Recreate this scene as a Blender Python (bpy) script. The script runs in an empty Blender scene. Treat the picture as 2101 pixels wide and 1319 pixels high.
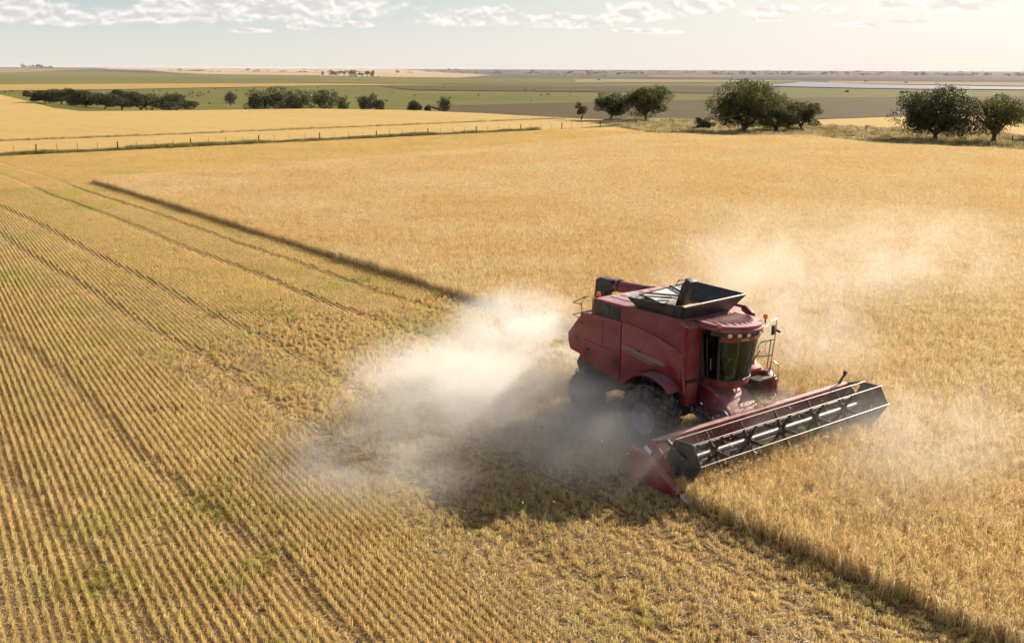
import bpy, bmesh, math, random
import numpy as np
from mathutils import Vector, Matrix
R = math.radians
random.seed(7); rng = np.random.default_rng(7)
scene = bpy.context.scene
COL = scene.collection

# ------------------------------------------------------------------ camera
cam_d = bpy.data.cameras.new('camera'); cam = bpy.data.objects.new('camera', cam_d); COL.objects.link(cam)
cam_d.sensor_width = 36.0; cam_d.lens = 36.0 * 2060.0 / 2101.0
cam_d.clip_start = 0.5; cam_d.clip_end = 120000
cam.location = (0, 0, 11)
_p, _r = R(14.09), R(0.27)
_F = Vector((0, math.cos(_p), -math.sin(_p))); _U0 = Vector((0, math.sin(_p), math.cos(_p))); _R0 = Vector((1, 0, 0))
_Rt = _R0 * math.cos(_r) + _U0 * math.sin(_r); _Up = _U0 * math.cos(_r) - _R0 * math.sin(_r)
cam.rotation_euler = Matrix((( _Rt.x, _Up.x, -_F.x), (_Rt.y, _Up.y, -_F.y), (_Rt.z, _Up.z, -_F.z))).to_euler()
scene.camera = cam

# ------------------------------------------------------------------ exposure and render settings
scene.view_settings.view_transform = 'Standard'; scene.view_settings.look = 'None'
scene.view_settings.exposure = 0.92; scene.view_settings.gamma = 1.0
scene.render.engine = 'CYCLES'
cy = scene.cycles
cy.use_denoising = True
cy.max_bounces = 5; cy.diffuse_bounces = 2; cy.glossy_bounces = 2; cy.transmission_bounces = 2
cy.transparent_max_bounces = 12; cy.volume_bounces = 2
cy.volume_step_rate = 1.0; cy.volume_max_steps = 96
cy.sample_clamp_indirect = 8.0
cy.use_adaptive_sampling = True; cy.adaptive_threshold = 0.03; cy.adaptive_min_samples = 12

# ------------------------------------------------------------------ sun and sky
SUN_AZ, SUN_EL = 47.9, 28.1
sun_d = bpy.data.lights.new('sun', 'SUN'); sun = bpy.data.objects.new('sun', sun_d); COL.objects.link(sun)
sun_d.energy = 5.0; sun_d.angle = R(0.55); sun_d.color = (1.0, 0.89, 0.73)
_sd = Vector((math.sin(R(SUN_AZ)) * math.cos(R(SUN_EL)), math.cos(R(SUN_AZ)) * math.cos(R(SUN_EL)), math.sin(R(SUN_EL))))
sun.rotation_euler = _sd.to_track_quat('Z', 'Y').to_euler()
SKY_STRENGTH = 0.052

def nn(nt, t, **kw):
    n = nt.nodes.new(t)
    for k, v in kw.items(): setattr(n, k, v)
    return n
def math_node(nt, op, a, b=None, c=None, clamp=False):
    n = nt.nodes.new('ShaderNodeMath'); n.operation = op; n.use_clamp = clamp
    for i, v in enumerate((a, b, c)):
        if v is None: continue
        if isinstance(v, (int, float)): n.inputs[i].default_value = v
        else: nt.links.new(v, n.inputs[i])
    return n.outputs[0]
def mix_col(nt, fac, a, b, blend='MIX'):
    n = nt.nodes.new('ShaderNodeMix'); n.data_type = 'RGBA'; n.blend_type = blend
    for s, v in ((n.inputs[0], fac), (n.inputs[6], a), (n.inputs[7], b)):
        if isinstance(v, (int, float)): s.default_value = v
        elif isinstance(v, (tuple, list)): s.default_value = (*v[:3], 1)
        else: nt.links.new(v, s)
    return n.outputs[2]
def smooth(nt, v, a, b):
    n = nt.nodes.new('ShaderNodeMapRange'); n.interpolation_type = 'SMOOTHSTEP'
    nt.links.new(v, n.inputs[0]); n.inputs[1].default_value = a; n.inputs[2].default_value = b
    return n.outputs[0]
def noise(nt, vec, scale, detail=3, rough=0.55, dist=0.0, out=0):
    n = nt.nodes.new('ShaderNodeTexNoise'); n.inputs['Scale'].default_value = scale
    n.inputs['Detail'].default_value = detail; n.inputs['Roughness'].default_value = rough; n.inputs['Distortion'].default_value = dist
    if vec is not None: nt.links.new(vec, n.inputs['Vector'])
    return n.outputs[out]

# cumulus of the low sky: azimuth, elevation, half width, half height (degrees)
CLOUDS = [(35,22,60,24),(80,45,110,13),(140,53,75,9),(310,46,75,9),(335,24,42,13),(430,28,75,18),(570,20,200,22),(700,8,90,13),
 (515,70,34,4),(630,60,44,6),(720,57,34,5),(960,46,90,11),(1010,36,44,10),(1165,55,80,7),(1300,34,60,14),(1420,14,66,20),(1545,4,44,7),
 (1567,32,44,9),(1570,49,40,4),(1690,33,26,6),(1820,26,36,7),(1955,21,90,16),(1850,57,44,3),(1320,70,75,4),(1750,62,40,3),(1140,47,55,8)]
world = bpy.data.worlds.new('World'); scene.world = world; world.use_nodes = True
wt = world.node_tree; wt.nodes.clear()
wo = nn(wt, 'ShaderNodeOutputWorld'); bg = nn(wt, 'ShaderNodeBackground'); bg.inputs['Strength'].default_value = SKY_STRENGTH
sky = nn(wt, 'ShaderNodeTexSky'); sky.sky_type = 'NISHITA'; sky.sun_disc = False
sky.sun_elevation = R(SUN_EL); sky.sun_rotation = R(SUN_AZ); sky.air_density = 1.0; sky.dust_density = 1.6; sky.ozone_density = 1.0; sky.altitude = 200
tc = nn(wt, 'ShaderNodeTexCoord'); sep = nn(wt, 'ShaderNodeSeparateXYZ'); wt.links.new(tc.outputs['Generated'], sep.inputs[0])
az_ = math_node(wt, 'MULTIPLY', math_node(wt, 'ARCTAN2', sep.outputs[0], sep.outputs[1]), 57.29578)
el_ = math_node(wt, 'MULTIPLY', math_node(wt, 'ARCSINE', sep.outputs[2]), 57.29578)
def sky_noise(doff_az, doff_el, sx, sz, detail, rough):
    c = nn(wt, 'ShaderNodeCombineXYZ')
    wt.links.new(math_node(wt, 'MULTIPLY', math_node(wt, 'ADD', az_, doff_az), sx), c.inputs[0])
    wt.links.new(math_node(wt, 'MULTIPLY', math_node(wt, 'ADD', el_, doff_el), sz), c.inputs[1])
    return noise(wt, c.outputs[0], 1.0, detail, rough, 0.3)
fine = sky_noise(0, 0, 1.1, 2.0, 5, 0.5); fine2 = sky_noise(0.12, 0.2, 1.1, 2.0, 5, 0.5)
big = sky_noise(0, 0, 0.11, 0.22, 4, 0.5)
env = None
for (cxp, cyp, rx, ry) in CLOUDS:
    a = math.degrees(math.atan((cxp - 1050.5) / 2124.0)); e = (142.5 + (cxp - 1050) * 0.0047 - cyp) / 2060 * 57.3
    hw, hh = rx / 2124 * 57.3 * 1.22, ry / 2060 * 57.3 * 1.5
    da = math_node(wt, 'MULTIPLY', math_node(wt, 'SUBTRACT', az_, a), 1 / hw)
    de = math_node(wt, 'SUBTRACT', el_, e - 0.25 * hh)
    up = math_node(wt, 'MULTIPLY', math_node(wt, 'MAXIMUM', de, 0.0), 1 / (hh * 1.25))
    dn = math_node(wt, 'MULTIPLY', math_node(wt, 'MINIMUM', de, 0.0), 1 / (hh * 0.75))
    d2 = math_node(wt, 'ADD', math_node(wt, 'MULTIPLY', da, da), math_node(wt, 'ADD', math_node(wt, 'MULTIPLY', up, up), math_node(wt, 'MULTIPLY', dn, dn)))
    v = math_node(wt, 'SUBTRACT', 1.0, math_node(wt, 'SQRT', d2))
    env = v if env is None else math_node(wt, 'MAXIMUM', env, v)
# the same fair-weather cumulus over the rest of the sky
rest = math_node(wt, 'MULTIPLY', smooth(wt, el_, 4.2, 9.0), math_node(wt, 'MULTIPLY', math_node(wt, 'SUBTRACT', big, 0.55), 4.0))
rest = math_node(wt, 'SUBTRACT', rest, math_node(wt, 'SUBTRACT', 1.2, math_node(wt, 'MULTIPLY', smooth(wt, el_, 4.2, 9.0), 1.2)))
env = math_node(wt, 'MAXIMUM', env, rest)
dens = math_node(wt, 'ADD', env, math_node(wt, 'MULTIPLY', math_node(wt, 'SUBTRACT', fine, 0.46), 1.5))
alpha = smooth(wt, dens, -0.05, 0.5)
lit = smooth(wt, math_node(wt, 'ADD', math_node(wt, 'MULTIPLY', math_node(wt, 'SUBTRACT', fine, fine2), 2.7), math_node(wt, 'SUBTRACT', 0.75, math_node(wt, 'MULTIPLY', dens, 0.55))), 0.0, 1.0)
nearsun = smooth(wt, math_node(wt, 'ABSOLUTE', math_node(wt, 'SUBTRACT', az_, SUN_AZ)), 75, 15)
hazec = mix_col(wt, nearsun, mix_col(wt, smooth(wt, el_, 4.5, 0.0), (5.9, 7.1, 7.4), (8.5, 8.2, 7.6)), mix_col(wt, smooth(wt, el_, 4.5, 0.0), (10.2, 9.9, 9.2), (10.3, 9.4, 8.5)))
lowhaze = math_node(wt, 'MULTIPLY', smooth(wt, el_, 10.0, 1.0), 0.92)
skyc = mix_col(wt, lowhaze, sky.outputs[0], hazec)
cloudc = mix_col(wt, lit, mix_col(wt, nearsun, (7.3, 6.9, 7.0), (9.3, 8.4, 7.9)), mix_col(wt, nearsun, (10.8, 10.3, 9.7), (12.2, 11.5, 10.5)))
final = mix_col(wt, math_node(wt, 'MULTIPLY', alpha, 0.95), skyc, cloudc)
wt.links.new(final, bg.inputs['Color']); wt.links.new(bg.outputs[0], wo.inputs[0])

# ------------------------------------------------------------------ helpers
def tag(o, label=None, cat=None, group=None, kind=None):
    if label: o['label'] = label
    if cat: o['category'] = cat
    if group: o['group'] = group
    if kind: o['kind'] = kind
    return o
def empty(name, loc=(0, 0, 0), rz=0.0):
    o = bpy.data.objects.new(name, None); COL.objects.link(o); o.location = loc; o.rotation_euler = (0, 0, rz); o.empty_display_size = 0.2
    return o
def link(name, me, mat=None, parent=None):
    o = bpy.data.objects.new(name, me); COL.objects.link(o)
    if mat is not None and not me.materials: me.materials.append(mat)
    if parent is not None: o.parent = parent
    return o
class B:
    """collects shapes of one part in a bmesh"""
    def __init__(s): s.bm = bmesh.new()
    def box(s, c, d, rot=None, bevel=0.0):
        M = Matrix.Translation(c)
        if rot: M = M @ Matrix.Rotation(rot[2], 4, 'Z') @ Matrix.Rotation(rot[1], 4, 'Y') @ Matrix.Rotation(rot[0], 4, 'X')
        r = bmesh.ops.create_cube(s.bm, size=1.0, matrix=M @ Matrix.Diagonal((*d, 1)))
        if bevel:
            es = list({e for v in r['verts'] for e in v.link_edges})
            bmesh.ops.bevel(s.bm, geom=es, offset=bevel, segments=2, affect='EDGES', profile=0.5)
        return s
    def prism(s, poly, y0, y1, plane='xz', bevel=0.0, taper=1.0):
        def P(a, b, c): return {'xz': (a, c, b), 'yz': (c, a, b), 'xy': (a, b, c)}[plane]
        v0 = [s.bm.verts.new(P(a, b, y0)) for a, b in poly]; v1 = [s.bm.verts.new(P(a, b, y1)) for a, b in poly]
        n = len(poly); fs = [s.bm.faces.new(v0), s.bm.faces.new(v1[::-1])]
        for i in range(n): fs.append(s.bm.faces.new((v0[i], v1[i], v1[(i + 1) % n], v0[(i + 1) % n])))
        bmesh.ops.recalc_face_normals(s.bm, faces=fs)
        if bevel:
            es = list({e for f in fs[:2] for e in f.edges})
            bmesh.ops.bevel(s.bm, geom=es, offset=bevel, segments=2, affect='EDGES', profile=0.5)
        return s
    def tube(s, pts, r, n=8, close=False, caps=True):
        pts = [Vector(p) for p in pts]; rr = r if isinstance(r, (list, tuple)) else [r] * len(pts)
        rings = []
        for i, p in enumerate(pts):
            a = pts[i - 1] if (i > 0 or close) else pts[i]; b = pts[(i + 1) % len(pts)] if (i < len(pts) - 1 or close) else pts[i]
            d = (b - a).normalized(); q = d.to_track_quat('Z', 'X' if abs(d.x) < 0.9 else 'Y')
            rings.append([s.bm.verts.new(p + q @ Vector((math.cos(t) * rr[i], math.sin(t) * rr[i], 0))) for t in [2 * math.pi * k / n for k in range(n)]])
        m = len(rings)
        for i in range(m if close else m - 1):
            A, Bq = rings[i], rings[(i + 1) % m]
            # align twist
            off = min(range(n), key=lambda o: (A[0].co - Bq[o].co).length)
            for k in range(n): s.bm.faces.new((A[k], A[(k + 1) % n], Bq[(k + 1 + off) % n], Bq[(k + off) % n]))
        if caps and not close:
            s.bm.faces.new(rings[0][::-1]); s.bm.faces.new(rings[-1])
        return s
    def lathe(s, prof, c=(0, 0, 0), axis='y', n=32, caps=True):
        c = Vector(c); rings = []
        for (r, h) in prof:
            ring = []
            for k in range(n):
                t = 2 * math.pi * k / n; a, b = r * math.cos(t), r * math.sin(t)
                ring.append(s.bm.verts.new(c + Vector({'y': (a, h, b), 'x': (h, a, b), 'z': (a, b, h)}[axis])))
            rings.append(ring)
        fs = []
        for i in range(len(rings) - 1):
            for k in range(n): fs.append(s.bm.faces.new((rings[i][k], rings[i][(k + 1) % n], rings[i + 1][(k + 1) % n], rings[i + 1][k])))
        if caps: fs.append(s.bm.faces.new(rings[0])); fs.append(s.bm.faces.new(rings[-1][::-1]))
        bmesh.ops.recalc_face_normals(s.bm, faces=fs)
        return s
    def plate(s, quad, th):
        q = [Vector(p) for p in quad]; nrm = (q[1] - q[0]).cross(q[2] - q[0]).normalized() * th
        v0 = [s.bm.verts.new(p) for p in q]; v1 = [s.bm.verts.new(p + nrm) for p in q]; n = len(q)
        fs = [s.bm.faces.new(v0), s.bm.faces.new(v1[::-1])]
        for i in range(n): fs.append(s.bm.faces.new((v0[i], v1[i], v1[(i + 1) % n], v0[(i + 1) % n])))
        bmesh.ops.recalc_face_normals(s.bm, faces=fs); return s
    def strip(s, pts_a, pts_b, th=0.0):
        """band between two polylines"""
        a = [s.bm.verts.new(p) for p in pts_a]; b = [s.bm.verts.new(p) for p in pts_b]
        fs = [s.bm.faces.new((a[i], a[i + 1], b[i + 1], b[i])) for i in range(len(a) - 1)]
        if th:
            bmesh.ops.recalc_face_normals(s.bm, faces=fs)
            bmesh.ops.solidify(s.bm, geom=fs, thickness=th)
        return s
    def done(s, name, mat, parent=None, smooth_angle=35, label=None):
        me = bpy.data.meshes.new(name); s.bm.normal_update(); s.bm.to_mesh(me); s.bm.free()
        me.materials.append(mat)
        if smooth_angle:
            me.shade_smooth(); me.set_sharp_from_angle(angle=R(smooth_angle))
        o = link(name, me, None, parent)
        if label: o['label'] = label
        return o
def mesh_np(name, verts, faces, mat=None, smooth_=False, tint=None):
    me = bpy.data.meshes.new(name); verts = np.asarray(verts, np.float32); faces = np.asarray(faces, np.int32)
    k = faces.shape[1]
    me.vertices.add(len(verts)); me.vertices.foreach_set('co', verts.ravel())
    me.loops.add(faces.size); me.loops.foreach_set('vertex_index', faces.ravel())
    me.polygons.add(len(faces)); me.polygons.foreach_set('loop_start', np.arange(0, faces.size, k, dtype=np.int32))
    me.update(calc_edges=True)
    if tint is not None:
        at = me.attributes.new('tint', 'FLOAT', 'POINT'); at.data.foreach_set('value', np.asarray(tint, np.float32))
    if mat: me.materials.append(mat)
    if smooth_: me.shade_smooth()
    return me

# ------------------------------------------------------------------ materials
def new_mat(name):
    m = bpy.data.materials.new(name); m.use_nodes = True; m.node_tree.nodes.clear()
    o = m.node_tree.nodes.new('ShaderNodeOutputMaterial'); return m, m.node_tree, o
def pos(nt): return nn(nt, 'ShaderNodeNewGeometry').outputs['Position']
def scaled(nt, vec, sc, rotz=0.0):
    m = nn(nt, 'ShaderNodeMapping'); m.inputs['Scale'].default_value = sc; m.inputs['Rotation'].default_value = (0, 0, rotz); nt.links.new(vec, m.inputs[0]); return m.outputs[0]
def principled(nt, out, col, rough=0.6, metal=0.0, spec=0.5, coat=0.0, bump=None):
    p = nn(nt, 'ShaderNodeBsdfPrincipled')
    if isinstance(col, (tuple, list)): p.inputs['Base Color'].default_value = (*col[:3], 1)
    else: nt.links.new(col, p.inputs['Base Color'])
    if isinstance(rough, (int, float)): p.inputs['Roughness'].default_value = rough
    else: nt.links.new(rough, p.inputs['Roughness'])
    p.inputs['Metallic'].default_value = metal; p.inputs['Specular IOR Level'].default_value = spec; p.inputs['Coat Weight'].default_value = coat
    if bump is not None:
        b = nn(nt, 'ShaderNodeBump'); b.inputs['Strength'].default_value = bump[1]; b.inputs['Distance'].default_value = bump[2]; nt.links.new(bump[0], b.inputs['Height']); nt.links.new(b.outputs[0], p.inputs['Normal'])
    nt.links.new(p.outputs[0], out.inputs[0]); return p
def paint(name, col, dust=0.3, rough=0.35, metal=0.0, coat=0.0, dust_glare_col=(0.46, 0.35, 0.24), sc=2.2, dust_glare=0.25):
    m, nt, o = new_mat(name); tcn = nn(nt, 'ShaderNodeTexCoord'); v = tcn.outputs['Object']
    n1 = noise(nt, v, sc, 6, 0.65); n2 = noise(nt, v, sc * 14, 3, 0.6)
    f = math_node(nt, 'MULTIPLY', smooth(nt, math_node(nt, 'ADD', n1, math_node(nt, 'MULTIPLY', math_node(nt, 'SUBTRACT', n2, 0.5), 0.4)), 0.35, 0.75), dust)
    nz = nn(nt, 'ShaderNodeSeparateXYZ'); nt.links.new(nn(nt, 'ShaderNodeNewGeometry').outputs['Normal'], nz.inputs[0])
    f = math_node(nt, 'ADD', f, math_node(nt, 'MULTIPLY', smooth(nt, nz.outputs[2], 0.55, 0.98), math_node(nt, 'MULTIPLY', n1, dust_glare)), clamp=True)  # up-facing faces paler: settled dust together with painted sun glare
    c = mix_col(nt, f, col, dust_glare_col)
    r = math_node(nt, 'ADD', rough, math_node(nt, 'MULTIPLY', f, 0.6), clamp=True)
    principled(nt, o, c, r, metal, 0.5, coat); return m
M_red = paint('red_paint', (0.225, 0.007, 0.014), 0.14, 0.34, coat=0.3, dust_glare_col=(0.50, 0.30, 0.27), dust_glare=0.75)
M_redtop = paint('red_paint_glare', (0.24, 0.02, 0.03), 0.2, 0.38, coat=0.4, dust_glare_col=(0.60, 0.38, 0.36), dust_glare=1.3)  # sun glare on roof, deck and header beam painted in as paler pink
M_red2 = paint('red_paint_dusty', (0.21, 0.008, 0.015), 0.24, 0.42, dust_glare_col=(0.42, 0.27, 0.22), dust_glare=0.7)
M_black = paint('black_steel', (0.018, 0.018, 0.02), 0.25, 0.45)
M_plastic = paint('black_plastic', (0.022, 0.022, 0.026), 0.12, 0.5)
M_rubber = paint('tyre_rubber', (0.020, 0.020, 0.022), 0.5, 0.85, sc=4)
M_rim = paint('silver_rim', (0.46, 0.45, 0.51), 0.2, 0.5, metal=0.0)
M_steel = paint('worn_steel', (0.48, 0.48, 0.49), 0.25, 0.32, metal=0.9)
M_tube = paint('dark_reel_tube', (0.10, 0.10, 0.115), 0.3, 0.33, metal=0.5)
M_chrome = paint('bright_bar', (0.42, 0.41, 0.39), 0.25, 0.28, metal=0.6)
M_grey = paint('grey_decal', (0.20, 0.135, 0.13), 0.3, 0.5)
M_white = paint('white_panel', (0.72, 0.72, 0.71), 0.12, 0.5)
M_violet = paint('pale_divider_tip', (0.62, 0.60, 0.74), 0.1, 0.4)
M_int = paint('cab_interior', (0.035, 0.035, 0.038), 0.1, 0.7)
M_seat = paint('seat_fabric', (0.06, 0.055, 0.055), 0.1, 0.9)
M_lens, _nt, _o = new_mat('lamp_lens'); principled(_nt, _o, (0.72, 0.72, 0.70), 0.12, 0.3, 0.6)
M_text, _nt, _o = new_mat('pale_lettering'); principled(_nt, _o, (0.8, 0.74, 0.62), 0.5)
M_amber, _nt, _o = new_mat('amber_lens'); _pp = principled(_nt, _o, (0.9, 0.17, 0.015), 0.25); _pp.inputs['Subsurface Weight'].default_value = 0.0
M_glass, _nt, _o = new_mat('tinted_glass')
_tr = nn(_nt, 'ShaderNodeBsdfTransparent'); _tr.inputs[0].default_value = (0.40, 0.52, 0.47, 1)
_gl = nn(_nt, 'ShaderNodeBsdfGlossy'); _gl.inputs['Roughness'].default_value = 0.06; _gl.inputs[0].default_value = (0.85, 0.95, 0.9, 1)
_fr = nn(_nt, 'ShaderNodeFresnel'); _fr.inputs[0].default_value = 1.5
_mx = nn(_nt, 'ShaderNodeMixShader'); _nt.links.new(_fr.outputs[0], _mx.inputs[0]); _nt.links.new(_tr.outputs[0], _mx.inputs[1]); _nt.links.new(_gl.outputs[0], _mx.inputs[2]); _nt.links.new(_mx.outputs[0], _o.inputs[0])

ROW_AZ = -31.0
def straw_mat(name, cols, green=None, gthr=(0.56, 0.68), gscale=0.16, transl=0.35, patch=0.07, spec=0.3, tint=False):
    """dry straw: colour follows where the plant stands in the field"""
    m, nt, o = new_mat(name); P = pos(nt)
    a, b, c = cols
    n1 = noise(nt, scaled(nt, P, (1, 1, 0)), patch, 4, 0.6); n2 = noise(nt, P, 9.0, 2, 0.6); n3 = noise(nt, scaled(nt, P, (1, 1, 0.0)), 0.9, 3, 0.6)
    col = mix_col(nt, smooth(nt, n1, 0.38, 0.64), a, b)
    col = mix_col(nt, math_node(nt, 'MULTIPLY', smooth(nt, n3, 0.45, 0.72), 0.55), col, c)
    col = mix_col(nt, math_node(nt, 'MULTIPLY', smooth(nt, n2, 0.35, 0.75), 0.5), col, mix_col(nt, 0.5, c, (0.25, 0.13, 0.05)))
    if green:
        g1 = noise(nt, scaled(nt, P, (1, 1, 0)), gscale, 4, 0.65)
        col = mix_col(nt, math_node(nt, 'MULTIPLY', smooth(nt, g1, *gthr), 0.8), col, green)
    if tint:   # brightness varies per plant, painted in place of backlit sparkle and shadow
        at = nn(nt, 'ShaderNodeAttribute'); at.attribute_name = 'tint'; g = nn(nt, 'ShaderNodeCombineColor')
        nt.links.new(at.outputs['Fac'], g.inputs[0]); nt.links.new(math_node(nt, 'POWER', at.outputs['Fac'], 1.15), g.inputs[1]); nt.links.new(math_node(nt, 'POWER', at.outputs['Fac'], 1.4), g.inputs[2])
        col = mix_col(nt, 1.0, col, g.outputs[0], 'MULTIPLY')
    d = nn(nt, 'ShaderNodeBsdfPrincipled'); d.inputs['Roughness'].default_value = 0.5; d.inputs['Specular IOR Level'].default_value = spec
    nt.links.new(col, d.inputs['Base Color'])
    t = nn(nt, 'ShaderNodeBsdfTranslucent'); nt.links.new(col, t.inputs[0])
    mx = nn(nt, 'ShaderNodeMixShader'); mx.inputs[0].default_value = transl
    nt.links.new(d.outputs[0], mx.inputs[1]); nt.links.new(t.outputs[0], mx.inputs[2]); nt.links.new(mx.outputs[0], o.inputs[0])
    return m
M_wheat = straw_mat('ripe_wheat', ((0.93, 0.71, 0.35), (0.96, 0.80, 0.47), (0.83, 0.57, 0.23)), transl=0.42, tint=True, spec=0.5)
M_stub = straw_mat('cut_straw', ((0.92, 0.72, 0.33), (0.86, 0.68, 0.28), (0.76, 0.49, 0.21)), green=(0.64, 0.60, 0.17), gthr=(0.47, 0.72), transl=0.35, tint=True, spec=0.5)
M_litter = straw_mat('loose_straw', ((0.80, 0.62, 0.35), (0.62, 0.45, 0.22), (0.46, 0.29, 0.13)), transl=0.2, tint=True, spec=0.5)
M_weed = straw_mat('green_weed', ((0.42, 0.42, 0.09), (0.56, 0.52, 0.13), (0.30, 0.32, 0.06)), transl=0.4, tint=True)
M_grass = straw_mat('verge_grass', ((0.15, 0.155, 0.03), (0.26, 0.23, 0.06), (0.42, 0.33, 0.13)), transl=0.35, patch=0.12)
M_drygrass = straw_mat('dry_verge_grass', ((0.66, 0.52, 0.28), (0.55, 0.42, 0.19), (0.36, 0.29, 0.10)), transl=0.35, patch=0.12)
def ground_mat(name, c1, c2, c3, sc=0.05, stripe=None, bump=0.0, fine=1.5, green=None):
    m, nt, o = new_mat(name); P = pos(nt)
    n1 = noise(nt, P, sc, 5, 0.6); n2 = noise(nt, P, fine, 4, 0.65)
    col = mix_col(nt, smooth(nt, n1, 0.36, 0.66), c1, c2)
    col = mix_col(nt, math_node(nt, 'MULTIPLY', smooth(nt, n2, 0.4, 0.7), 0.6), col, c3)
    if stripe:
        azd, per, amp, sc2 = stripe
        mp = nn(nt, 'ShaderNodeMapping'); mp.inputs['Rotation'].default_value = (0, 0, R(azd)); nt.links.new(P, mp.inputs[0])
        st = noise(nt, scaled(nt, mp.outputs[0], (1 / per, sc2, 0)), 1.0, 3, 0.6)
        col = mix_col(nt, math_node(nt, 'MULTIPLY', smooth(nt, st, 0.42, 0.66), amp), col, c3)
    if green:
        g1 = noise(nt, scaled(nt, P, (1, 1, 0)), green[1], 4, 0.65); col = mix_col(nt, math_node(nt, 'MULTIPLY', smooth(nt, g1, 0.52, 0.68), green[2]), col, green[0])
    principled(nt, o, col, 0.95, 0, 0.1, bump=(n2, bump, 0.2) if bump else None); return m
M_soil = ground_mat('straw_soil', (0.20, 0.118, 0.052), (0.25, 0.155, 0.066), (0.125, 0.07, 0.032), 0.15, stripe=(ROW_AZ, 0.4, 0.4, 0.02), fine=6)
M_headland = ground_mat('headland_stubble', (0.55, 0.34, 0.105), (0.50, 0.30, 0.09), (0.42, 0.25, 0.08), 0.04, stripe=(-48.6, 3.0, 0.45, 0.015), fine=0.8, bump=0.2)
M_gold = ground_mat('gold_field', (0.455, 0.305, 0.10), (0.42, 0.27, 0.085), (0.50, 0.35, 0.135), 0.02, stripe=(-48.6, 5.0, 0.35, 0.012), fine=0.35, bump=0.15)
M_terrain = ground_mat('far_pasture', (0.118, 0.112, 0.018), (0.155, 0.138, 0.026), (0.09, 0.084, 0.017), 0.006, stripe=(85, 60, 0.4, 0.0012), fine=0.05)
M_farpale = ground_mat('far_pale', (0.40, 0.285, 0.17), (0.45, 0.32, 0.195), (0.35, 0.245, 0.145), 0.0015, stripe=(88, 260, 0.3, 0.0005), fine=0.01)
M_farolive = ground_mat('far_olive', (0.135, 0.118, 0.024), (0.17, 0.14, 0.03), (0.11, 0.095, 0.022), 0.002, stripe=(87, 120, 0.5, 0.0006), fine=0.02)
M_farplain = ground_mat('far_plain', (0.12, 0.088, 0.068), (0.09, 0.066, 0.056), (0.068, 0.05, 0.048), 0.0008, stripe=(89, 400, 0.6, 0.0003), fine=0.004)
M_fargold = ground_mat('far_gold', (0.36, 0.235, 0.065), (0.40, 0.27, 0.085), (0.31, 0.205, 0.06), 0.004, stripe=(86, 60, 0.3, 0.001), fine=0.03)
M_dark = ground_mat('dark_band', (0.072, 0.060, 0.020), (0.092, 0.076, 0.024), (0.055, 0.044, 0.018), 0.005, stripe=(87, 50, 0.5, 0.0015), fine=0.04)
M_plough = ground_mat('ploughed_soil', (0.088, 0.060, 0.022), (0.105, 0.074, 0.026), (0.066, 0.045, 0.018), 0.008, stripe=(80, 14, 0.55, 0.003), fine=0.08)
M_purple = ground_mat('far_brown', (0.085, 0.056, 0.055), (0.105, 0.07, 0.06), (0.07, 0.048, 0.05), 0.002, stripe=(88, 120, 0.5, 0.0006), fine=0.01)
M_tan = ground_mat('far_tan', (0.25, 0.185, 0.085), (0.30, 0.22, 0.11), (0.21, 0.15, 0.075), 0.002, stripe=(88, 120, 0.4, 0.0006), fine=0.01)
M_lane = ground_mat('pale_dirt', (0.58, 0.47, 0.34), (0.50, 0.39, 0.27), (0.42, 0.32, 0.20), 0.2, fine=1.5)
M_verge = ground_mat('verge_soil', (0.36, 0.27, 0.11), (0.44, 0.33, 0.14), (0.22, 0.18, 0.06), 0.12, fine=1.0)
M_water, _nt, _o = new_mat('lagoon_water')
_wn = noise(_nt, scaled(_nt, pos(_nt), (0.05, 0.05, 0.05)), 1.0, 3, 0.6)
principled(_nt, _o, (0.17, 0.155, 0.19), 0.42, 0.0, 0.6, bump=(_wn, 0.25, 0.3))
def leaf_mat(name, c1, c2, transl=0.35):
    m, nt, o = new_mat(name); P = pos(nt)
    n1 = noise(nt, P, 0.55, 3, 0.6); n2 = noise(nt, P, 3.5, 2, 0.6)
    col = mix_col(nt, smooth(nt, math_node(nt, 'ADD', n1, math_node(nt, 'MULTIPLY', math_node(nt, 'SUBTRACT', n2, 0.5), 0.6)), 0.35, 0.68), c1, c2)
    d = nn(nt, 'ShaderNodeBsdfPrincipled'); d.inputs['Roughness'].default_value = 0.6; d.inputs['Specular IOR Level'].default_value = 0.25; nt.links.new(col, d.inputs['Base Color'])
    t = nn(nt, 'ShaderNodeBsdfTranslucent'); nt.links.new(col, t.inputs[0])
    mx = nn(nt, 'ShaderNodeMixShader'); mx.inputs[0].default_value = transl
    nt.links.new(d.outputs[0], mx.inputs[1]); nt.links.new(t.outputs[0], mx.inputs[2]); nt.links.new(mx.outputs[0], o.inputs[0]); return m
M_leaf = leaf_mat('olive_leaves', (0.048, 0.054, 0.010), (0.135, 0.128, 0.022))
M_leafdark = leaf_mat('dark_leaves', (0.034, 0.041, 0.010), (0.080, 0.083, 0.016), 0.25)
M_leaffar = leaf_mat('far_leaves', (0.04, 0.045, 0.03), (0.06, 0.06, 0.035), 0.2)
M_bark, _nt, _o = new_mat('bark')
_bn = noise(_nt, scaled(_nt, pos(_nt), (6, 6, 1.2)), 1.0, 4, 0.6)
principled(_nt, _o, mix_col(_nt, _bn, (0.055, 0.04, 0.028), (0.14, 0.105, 0.07)), 0.9, 0, 0.2, bump=(_bn, 0.5, 0.05))
M_post, _nt, _o = new_mat('weathered_wood')
_bn = noise(_nt, scaled(_nt, pos(_nt), (14, 14, 2)), 1.0, 4, 0.6)
principled(_nt, _o, mix_col(_nt, _bn, (0.022, 0.016, 0.012), (0.06, 0.043, 0.03)), 0.9, 0, 0.2)
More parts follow.
